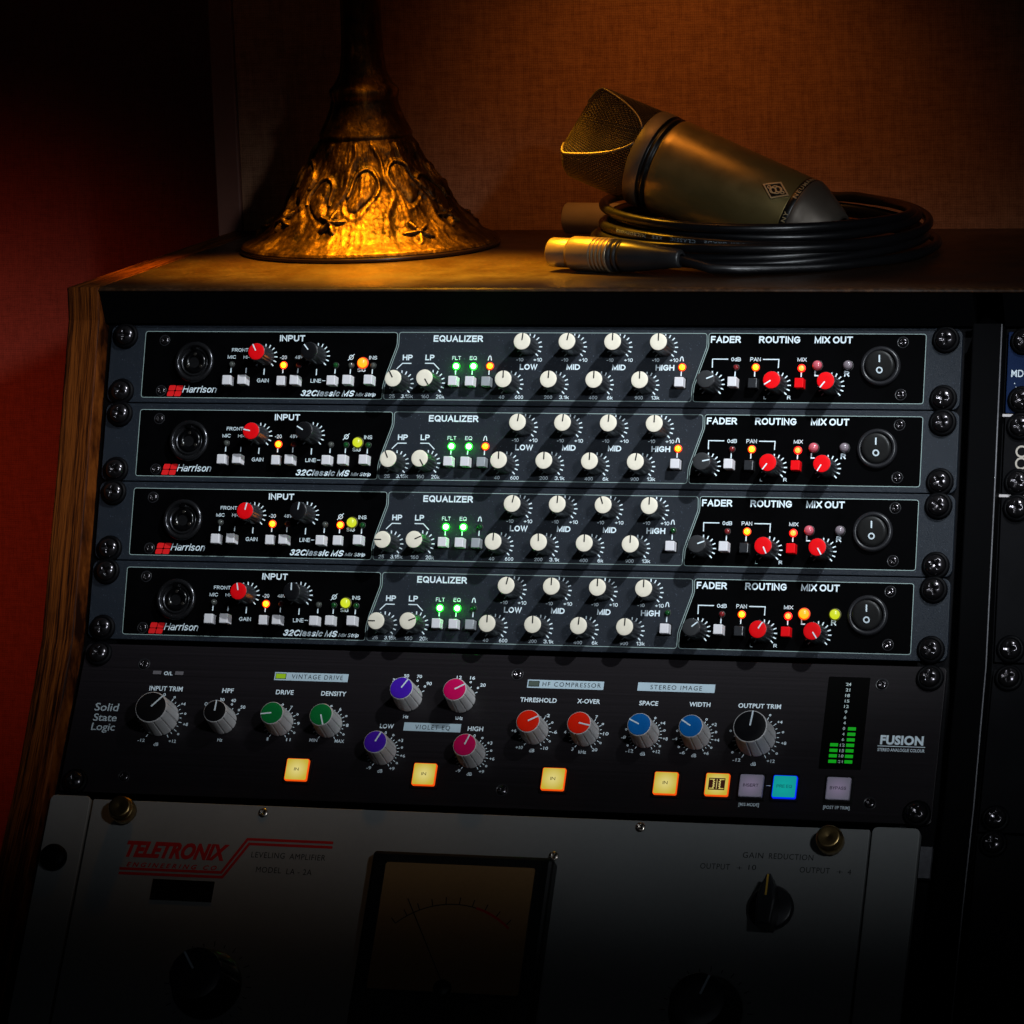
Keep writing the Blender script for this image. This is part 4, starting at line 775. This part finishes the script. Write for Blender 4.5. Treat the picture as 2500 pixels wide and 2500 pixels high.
# ================================================================ second bay at the right
def bay(name, label, cat, s0, s1, m_, which=1, strip_=None, boltm=None):
    o = plane_pt(0, s0, 0, which)
    u = thing(name, label, cat, o, zrot(A1 if which == 1 else A2))
    H_ = s1 - s0
    obj('faceplate', MB().prism(rrect(506.9, 988, -H_ + .3, 0, .6, 2), -3, 0, .3).mesh('faceplate', M[m_]), u)
    obj('chassis', MB().box(524, 966, -H_ + 1, -1, -150, -3.1).mesh('chassis', M['chassis']), u)
    for x in (515.3, 980):
        for s in (5.2, H_ - 7.3): bolt(u, x, s, rz=random.random() * 3)
    return u
b1 = bay('blue_module', 'royal blue module half seen at the right edge, lettered MDU in white', 'audio module', 2.0, 45.7, 'bluepanel')
lettering(b1, 'MDU', 514.0, 22.2, 9.6, 3.8, bold=.012)
for x, s in ((511.2, 27.6), (512.0, 29.6), (510.6, 31.2)): obj('scale_dot', cm('bdot', lambda: disc(.32, .02, .07, .02, 12), 'scale_dot', M['ink']), b1, (x, -s, 0))
b2 = bay('dark_module', 'black module with a large ringed figure at the right edge, under the blue one', 'audio module', 47.2, 89.6, 'rackblack')
obj('edge_strip', MB().box(505.6, 988, -.2, 1.2, -2.5, .25).mesh('edge_strip', M['paleprint']), b2)
obj('edge_strip', MB().box(505.6, 988, -42.9, -41.5, -2.5, .25).mesh('edge_strip', M['paleprint']), b2)
for sy in (-18.6, -24.9):
    c = [(516.5 + 2.75 * math.cos(R(i * 12)), sy + 2.75 * math.sin(R(i * 12))) for i in range(30)]
    obj('figure_ring', stroke(MB(), c, .95, .02, .08 if sy > -20 else .09, True).mesh('figure_ring', M['figure'] if 'figure' in M else M['ink']), b2)
bay('plain_black_module', 'plain black module under the ringed one, at the right edge', 'audio module', 90.6, 177.4, 'rackblack')
bay('lower_black_module', 'black module lower right, beside the black stereo processor', 'audio module', .6, 91, 'rackblack', 2)
bay('lowest_black_module', 'lowest black module at the right edge, beside the grey amplifier', 'audio module', 92, 222, 'rackblack', 2)
# ================================================================ lamp foot
LX, LY, LZ = 97.3, 170.0, 22.3
lampo = thing('table_lamp', 'bronze table lamp foot with relief flowers, standing on the desk top', 'lamp', (LX, LY, LZ))
PR = [(76.5, 2.2), (76.9, 3.4), (75.6, 5.2), (70.8, 7.6), (66.5, 10), (62.5, 13), (57.5, 18), (53.5, 22), (50.4, 26), (46.8, 31), (43.8, 36), (40.0, 42), (36.3, 48), (33.0, 54), (30.3, 60), (28.2, 64), (27.2, 66), (27.6, 68), (26.6, 70), (23.5, 76), (21.0, 82), (19.5, 88), (20.5, 91), (20.5, 94), (17, 98), (14, 104), (12.5, 115), (12, 130), (12, 190), (12, 330)]
def interp(z):
    for (r0, z0), (r1, z1) in zip(PR, PR[1:]):
        if z <= z1: return r0 + (r1 - r0) * max(0, (z - z0)) / (z1 - z0)
    return PR[-1][0]
flowers = []
for i in range(9):
    a = R(-90 + 40 * i + (6 if i % 2 else -5)); flowers.append((a, 14.5 if i % 2 else 21.0, 9.5 if i % 2 else 8.0, random.random() * 1.2))
def relief(a, z):
    d = 0.0
    r = interp(z)
    # stems that run down the bell and fork
    for i in range(12):
        c = 2 * math.pi * i / 12 + .10 * math.sin(z * .09 + i * 1.7) + .03 * math.sin(z * .3 + i)
        da = (a - c + math.pi) % (2 * math.pi) - math.pi; x = da * r
        wdt = 1.3 + .03 * max(0, 60 - z)
        if 8 < z < 64: d += 1.5 * math.exp(-(x / wdt) ** 2) * min(1, (z - 8) / 10)
        # hanging leaves between the stems
        zc = 37 + 5 * math.sin(i * 2.1); xx = (((a - c - math.pi / 12 + math.pi) % (2 * math.pi)) - math.pi) * r
        e = (xx / 6.0) ** 2 + ((z - zc) / 11.0) ** 2
        if e < 1: d += 2.3 * (1 - e) ** .6
        arc = math.sqrt((xx / 8.2) ** 2 + ((z - zc + 1) / 13.5) ** 2)
        d += 1.7 * math.exp(-((arc - 1) / .10) ** 2) * (1 if z > zc - 3 else .3)
    # flowers: five pointed petals with a ridge
    for fa_, fz, fr, ph in flowers:
        da = (a - fa_ + math.pi) % (2 * math.pi) - math.pi; x = da * r; slope = 1.6 if fz < 18 else 1.25
        y = (z - fz) * slope; q = math.hypot(x, y)
        if q < fr * 1.15:
            th = math.atan2(y, x) + ph; pet = abs(math.cos(th * 2.5)) ** 1.5; edge = fr * (.28 + .78 * pet)
            if q < edge: d += 1.9 * (1 - (q / edge) ** 4) + .8 * math.exp(-((math.cos(th * 2.5) ** 2 - 1) / .05) ** 2)
            if q < 1.6: d += 1.2 * math.sqrt(1 - (q / 1.6) ** 2)
    d += .9 * noise.noise(Vector((a * 5, z * .10, 1.0))) + .45 * noise.noise(Vector((a * 26, z * .16, 4.0))) + .25 * noise.noise(Vector((a * 60, z * .5, 7.0)))
    if z < 9: d *= max(0, (z - 3) / 6)
    if z > 60: d *= max(0, (68 - z) / 8)
    return d
lm = MB(); zs = []
z = 2.2
while z < 66: zs.append(z); z += .35 if z < 34 else .55
zs += [66, 67, 68, 69, 70, 73, 76, 79, 82, 85, 88, 89.5, 91, 92.5, 94, 96, 98, 101, 104, 109, 115, 130, 190, 330]
NA = 420
vs = []
for z in zs:
    base = interp(z)
    for i in range(NA):
        a = 2 * math.pi * i / NA; dd = relief(a, z) if z < 68 else 0.0
        q = base + dd; vs.append((q * math.cos(a), q * math.sin(a), z + dd * .35))
lm.add(vs, [(k * NA + i, k * NA + (i + 1) % NA, (k + 1) * NA + (i + 1) % NA, (k + 1) * NA + i) for k in range(len(zs) - 1) for i in range(NA)], True)
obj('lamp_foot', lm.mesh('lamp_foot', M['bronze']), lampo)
obj('foot_rim', MB().lathe([(70, 0), (76.2, .1), (77.2, 1.0), (77.3, 2.2), (76.6, 3.2), (74, 3.4)], 120, True, False).mesh('foot_rim', M['bronzerim']), lampo)
# ================================================================ microphone
def frame_from(zax, xhint):
    z_ = Vector(zax).normalized(); x_ = Vector(xhint); x_ = (x_ - z_ * x_.dot(z_)).normalized(); y_ = z_.cross(x_)
    return Matrix((x_, y_, z_)).transposed()
u_ = Vector((-0.919, 0.1812, 0.3501)).normalized()
rc = Vector((371.8, 100.0, 45.6))
mrot = frame_from(u_, (0.2856, -0.9413, 0.18))           # local x looks at the camera
mic = thing('microphone', 'large satin studio microphone with diamond badge lying in the coiled cable', 'microphone', rc, mrot.to_euler())
obj('body_tube', MB().lathe([(25.2, .8), (25.4, 1.4), (26.2, 40), (27.4, 78), (27.6, 82), (27.2, 83)], 96, True, False).mesh('body_tube', M['micbody']), mic)
bd = obj('name_band', MB().lathe([(25.0, -3.4), (25.3, -3.0), (25.3, .5), (25.0, .9)], 96, True, False).mesh('name_band', M['micband']), mic)
cn = obj('end_cone', MB().lathe([(11.4, -25.4), (11.8, -26.0), (13.4, -25.6), (16.0, -22), (20.5, -14), (24.0, -7.5), (25.4, -4.2), (25.2, -3.3)], 96, True, False).mesh('end_cone', M['miccone']), mic)
obj('socket_well', MB().lathe([(11.6, -25.8), (11.2, -14), (.001, -14)][::-1], 48, True, False).mesh('socket_well', M['micdark']), cn)
obj('socket_ring', MB().lathe([(5.5, -14), (5.5, -24), (6.3, -24.4), (7.0, -24), (7.0, -14)][::-1], 48, True, False).mesh('socket_ring', M['shell']), cn)
obj('groove_ring', MB().lathe([(27.0, 82.6), (26.0, 83.4), (26.0, 84.6), (27.3, 85.2), (27.6, 86.2), (27.2, 87), (26.2, 87.4), (26.2, 88.4), (27.8, 89.2)], 96, True, False).mesh('groove_ring', M['micband']), mic)
obj('head_collar', MB().lathe([(27.8, 89.1), (28.0, 90), (28.0, 97), (27.4, 97.6), (24, 97.8)], 96, True, False).mesh('head_collar', M['miccone']), mic)
# letters round the band
bt, bf = glyph('NEUMANN', .02, 0, 1.35)
def wrap_band(text, a0, cap, wdt, z0, r, dirn=1):
    vs, fs = glyph(text, .02, 0, 1.3); x0 = min(v.x for v in vs); x1 = max(v.x for v in vs); chh = max(v.y for v in vs)
    out = []
    for v in vs:
        t = (v.x - x0) / (x1 - x0) * wdt / r; a = a0 + dirn * t
        out.append((r * math.cos(a), r * math.sin(a), z0 + v.y / chh * cap))
    return MB().add(out, fs)
# badge: where does the camera see it on the body
rayd = Vector((-0.225, 0.974, -0.1051)).normalized()
inv = mrot.transposed()
lo_ = inv @ (CAM - rc); ldir = inv @ rayd
ta = ldir.x ** 2 + ldir.y ** 2; tb_ = 2 * (lo_.x * ldir.x + lo_.y * ldir.y); tc_ = lo_.x ** 2 + lo_.y ** 2 - 25.6 ** 2
hit = lo_ + ldir * ((-tb_ - math.sqrt(max(0, tb_ * tb_ - 4 * ta * tc_))) / (2 * ta))
ba = math.atan2(hit.y, hit.x); bz = hit.z
def wrapped(mb, zoff=0):
    """flat badge coordinates (x across, y along the axis, z = height) bent round the tube"""
    q = MB(); out = []
    for x, y, z in mb.v:
        rr = 25.35 + (bz + y) * .021 + z + .0; a = ba + x / 26.0; out.append((rr * math.cos(a), rr * math.sin(a), bz + y))
    q.add(out, mb.f); return q
dia = [(0, -8.2), (5.6, 0), (0, 8.2), (-5.6, 0)]
def subdiv(pts, k=6): return [tuple(Vector(pts[i]).lerp(Vector(pts[(i + 1) % len(pts)]), j / k)) for i in range(len(pts)) for j in range(k)]
bg_ = obj('badge', wrapped(MB().prism(subdiv(dia), .0, 1.1, .25)).mesh('badge', M['micband']), mic)
obj('badge_rim', wrapped(stroke(MB(), subdiv([(0, -7.7), (5.2, 0), (0, 7.7), (-5.2, 0)]), .8, .8, 1.5, True)).mesh('badge_rim', M['gold']), bg_)
sw_ = MB()
for cx, cy, rr_ in ((-.9, 1.2, 1.9), (.9, -1.2, 1.9), (0, 0, 2.8), (0, 4.2, .9), (0, -4.2, .9)):
    stroke(sw_, [(cx + rr_ * .8 * math.cos(R(i * 20)), cy + rr_ * math.sin(R(i * 20))) for i in range(18)], .55, 1.1, 1.45 + .03 * rr_, True)
obj('badge_emblem', wrapped(sw_).mesh('badge_emblem', M['gold']), bg_)
obj('lettering', wrap_band('NEUMANN', ba + .02, 2.4, 25, -2.7, 25.42, 1).mesh('lettering', M['gold']), bd)
obj('lettering', wrap_band('GERMANY', ba - 1.2, 2.4, 22, -2.7, 25.42, 1).mesh('lettering', M['gold']), bd)
# head: cylinder cut by two sloping faces (wedge), woven wire over a dark core
def head_r(a, z):
    t = (z - 97) / 46.5; t = max(0, min(1, t)); r0 = 27.0
    lim = 26.8 - 14.0 * t                       # half thickness towards the front and back
    c, s_ = abs(math.cos(a - .25)), abs(math.sin(a - .25))
    r = r0 if c < 1e-4 else min(r0, lim / c)
    if t > .82: r *= math.sqrt(max(0.02, 1 - ((t - .82) / .18) ** 2 * .75))
    return r
def head_pts(na, nz, off_=0):
    return [[((head_r(2 * math.pi * i / na, 97.5 + 46.0 * k / nz) + off_) * math.cos(2 * math.pi * i / na), (head_r(2 * math.pi * i / na, 97.5 + 46.0 * k / nz) + off_) * math.sin(2 * math.pi * i / na), 97.5 + 46.0 * k / nz) for i in range(na)] for k in range(nz + 1)]
na, nz = 128, 38
hp = head_pts(na, nz, -1.0); co = MB(); co.add([p for row in hp for p in row], [(k * na + i, k * na + (i + 1) % na, (k + 1) * na + (i + 1) % na, (k + 1) * na + i) for k in range(nz) for i in range(na)] + [tuple(nz * na + i for i in range(na))], True)
hd = obj('head_core', co.mesh('head_core', M['micdark']), mic)
wm = MB(); hp = head_pts(na, nz, 0.0)
for k in range(1, nz):                                     # hoops, weaving over and under
    wm.tube([Vector(hp[k][i]) * 1.0 + Vector((hp[k][i][0], hp[k][i][1], 0)).normalized() * (.2 if (i + k) % 2 else -.2) for i in range(na)], .22, 4, False, True)
for i in range(na):
    wm.tube([Vector(hp[k][i]) + Vector((hp[k][i][0], hp[k][i][1], 0)).normalized() * (-.2 if (i + k) % 2 else .2) for k in range(nz + 1)], .22, 4, False)
wo = obj('wire_grille', wm.mesh('wire_grille', M['mesh']), mic)
edge = MB()
for sg in (0, 1):
    pth = []
    for k in range(0, 31):
        z = 97.5 + 46.0 * k / 30 * .985; t = (z - 97) / 46.5; lim = 26.8 - 14.0 * t
        c = min(1, lim / 27.0); phi = math.acos(c)
        for_a = (math.pi / 2 * 0 + .25 + (phi if sg else -phi))
        pth.append(Vector((head_r(for_a, z) * math.cos(for_a), head_r(for_a, z) * math.sin(for_a), z)))
    edge.tube(pth, .8, 8)
    pth = [Vector((-p.x, -p.y, p.z)) for p in pth]; edge.tube(pth, .8, 8)
obj('grille_frame', edge.mesh('grille_frame', M['miccone']), mic)
# ================================================================ coiled cable with its two connectors
CC = Vector((343.0, 137.0, 22.3))
cab = thing('microphone_cable', 'coiled black microphone cable with two metal plugs, on the desk top at the right', 'cable', CC)
CR_ = 2.75
path = []
def ringp(a, rx, ry, z, cx=0, cy=0): return Vector((cx + rx * math.cos(a), cy + ry * math.sin(a), z))
x1 = Vector((239.8, 66.0, 31.6)) - CC; x1e = Vector((320.4, 37.5, 31.4)) - CC
dirx = (x1e - x1).normalized()
st = x1e + dirx * 1.0
turns = 6.35
p0 = [st - dirx * 6, st, st + dirx * 8 + Vector((0, 0, -1.5)), st + dirx * 22 + Vector((0, 1.0, -4.5))]
path += p0
a0 = R(-62); NT = int(turns * 72)
for i in range(NT + 1):
    f = i / NT; a = a0 + f * turns * 2 * math.pi
    rr = 97 - 9 * f + 3.0 * math.sin(f * 31) - 3.5 * (math.sin(f * turns * math.pi) ** 2)
    tilt = 4.5 * math.sin(a * 1.0 - R(70)) * min(1, f * 3)
    rr += 2.2 * noise.noise(Vector((a * .55, 3.1, 0))); zz = 2.9 + 2.4 * noise.noise(Vector((a * .4, 9.1, 0))) + 25 * f ** .9 + tilt * (.3 + f) + 1.2 * math.sin(a * 2 + f * 9)
    path.append(ringp(a, rr, rr * .98, max(2.9, zz), 1.5 * math.sin(f * 20), 2 * math.cos(f * 17)))
x2 = Vector((201.3, 232.0, 32.5)) - CC; x2e = Vector((268.0, 222.0, 32.3)) - CC
end = path[-1]
for t in (.25, .5, .75): pass
aend = a0 + turns * 2 * math.pi
tang = Vector((-math.sin(aend), math.cos(aend), 0))
d2 = (x2e - x2).normalized()
def bez(p0, p1, p2, p3, n=16): return [p0 * (1 - t) ** 3 + p1 * 3 * t * (1 - t) ** 2 + p2 * 3 * t * t * (1 - t) + p3 * t ** 3 for t in [i / n for i in range(1, n + 1)]]
path += bez(end, end + tang * 55 + Vector((0, 0, -4)), x2e + d2 * 45, x2e, 20)
def smooth_path(P, it=2):
    for _ in range(it):
        Q = [P[0]]
        for a_, b_ in zip(P, P[1:]): Q += [a_ * .75 + b_ * .25, a_ * .25 + b_ * .75]
        P = Q + [P[-1]]
    return P
obj('cable_jacket', MB().tube(smooth_path(path, 1), CR_, 14).mesh('cable_jacket', M['rubber']), cab)
# print on the cable, reading upside down along the front of one of the outer loops
def cable_print(text, turn, adeg, wdt, cap):
    vs, fs = glyph(text, 0.0, 0, 1.25); x0 = min(v.x for v in vs); x1_ = max(v.x for v in vs); chh = max(v.y for v in vs)
    P = path[4:4 + NT + 1]; per = NT / turns
    # index of the point on this turn at the wanted angle
    i0 = ((R(adeg) - a0) / (2 * math.pi) + turn) * per
    cum = [0]
    for a_, b_ in zip(P, P[1:]): cum.append(cum[-1] + (b_ - a_).length)
    s0 = cum[int(i0)]; out = []
    cam_l = (CAM - CC)
    import bisect
    for v in vs:
        s = s0 + (1 - (v.x - x0) / (x1_ - x0)) * wdt; k = min(len(P) - 2, max(0, bisect.bisect(cum, s) - 1))
        f = (s - cum[k]) / max(1e-6, cum[k + 1] - cum[k]); c = P[k].lerp(P[k + 1], f); tg = (P[k + 1] - P[k]).normalized()
        o_ = (cam_l - c).normalized(); o_ = (o_ - tg * o_.dot(tg)).normalized(); upv = tg.cross(o_); 
        if upv.z < 0: upv = -upv
        th = -(v.y / chh - .5) * cap / CR_
        out.append(c + (o_ * math.cos(th) + upv * math.sin(th)) * (CR_ + .05))
    return MB().add(out, fs)
obj('lettering', cable_print('VAN DAMME   TOUR GRADE   CLASSIC   XKE   MICROPHONE', 4, -132, 118, 1.9).mesh('lettering', M['cabletext']), cab)
def plug(pos, dr, female=True):
    rot_ = frame_from(dr, (0.0, 0, 1)).to_euler()

    prof_ = [(6.2, 12.0), (7.7, .6), (8.1, 0), (8.25, .4), (8.3, 12.5), (8.2, 13), (9.3, 14.2), (9.6, 15.2), (9.6, 29.5)]
    for k in range(4): prof_ += [(9.6, 30 + 2.6 * k), (9.15, 30.3 + 2.6 * k), (9.15, 30.9 + 2.6 * k), (9.6, 31.2 + 2.6 * k)]
    prof_ += [(9.5, 41.2), (8.6, 41.6), (.001, 41.6)]
    if not female: prof_ = [(7.9, 14), (8.6, .5), (9.0, 0), (9.3, .5), (9.4, 26), (9.4, 40), (9.2, 41.6), (.001, 41.6)]
    sh = obj('plug_shell', MB().lathe(prof_, 72).mesh('plug_shell', M['shell' if female else 'shell_bright']), cab, pos - CC, rot=rot_)
    obj('plug_insert', MB().lathe([(6.8 if female else 7.8, 8), (6.8 if female else 7.8, 2.2 if female else 9), (.001, 2.2 if female else 9)], 40).mesh('plug_insert', M['micdark']), sh)
    obj('plug_boot', MB().lathe([(9.2, 41.2), (9.2, 43.2), (8.4, 43.6), (8.4, 44.6), (9.1, 45), (9.1, 46.6), (8.3, 47), (8.3, 48), (9.0, 48.4), (9.0, 50), (8.6, 56), (7.6, 63), (6.4, 72), (5.5, 80), (5.1, 85), (4.3, 86.2), (2.6, 86.3)], 60, True, False).mesh('plug_boot', M['boot']), sh)
    gr = MB()
    for sg in (-1, 1):
        gr.tube([Vector((5.5 - abs(i - 5) * .0 + .2 * i, sg * (2.2 + .50 * i), 50 + 3.2 * i)) for i in range(7)], .5, 6)
    rr = MB()
    for k in range(2):
        pass
    fin = MB(); 
    fin.tube([Vector((-1.0 + 0, -8.5, 52)), Vector((-3.2, -7.8, 55)), Vector((-5.4, -6.6, 62)), Vector((-6.2, -4.8, 69))], [.8, .9, 1.0, .5], 8)
    fin.tube([Vector((0.0, -8.7, 51.5)), Vector((2.4, -8.0, 55)), Vector((4.0, -6.6, 63)), Vector((4.6, -5.2, 71))], [.8, .9, 1.0, .6], 8)
    obj('boot_rib', fin.mesh('boot_rib', M['boot']), sh)
    if female:
        rt = MB(); rt.add([(-9.0, -2.4, 14.5), (-9.0, 2.4, 14.5), (-9.6, -2.4, 16.0), (-9.6, 2.4, 16.0), (-11.6, -2.0, 27.0), (-11.6, 2.0, 27.0), (-11.4, -1.8, 31.0), (-11.4, 1.8, 31.0), (-9.0, -2.4, 31.4), (-9.0, 2.4, 31.4)],
            [(0, 2, 3, 1), (2, 4, 5, 3), (4, 6, 7, 5), (6, 8, 9, 7), (0, 8, 6, 4, 2), (1, 3, 5, 7, 9), (0, 1, 9, 8)])
        obj('release_tab', rt.mesh('release_tab', M['boot']), sh)
    return sh
plug(Vector((239.8, 66.0, 32.4)), dirx, True)
plug(Vector((201.3, 232.0, 32.5)), d2, False)
bpy.context.view_layer.update()
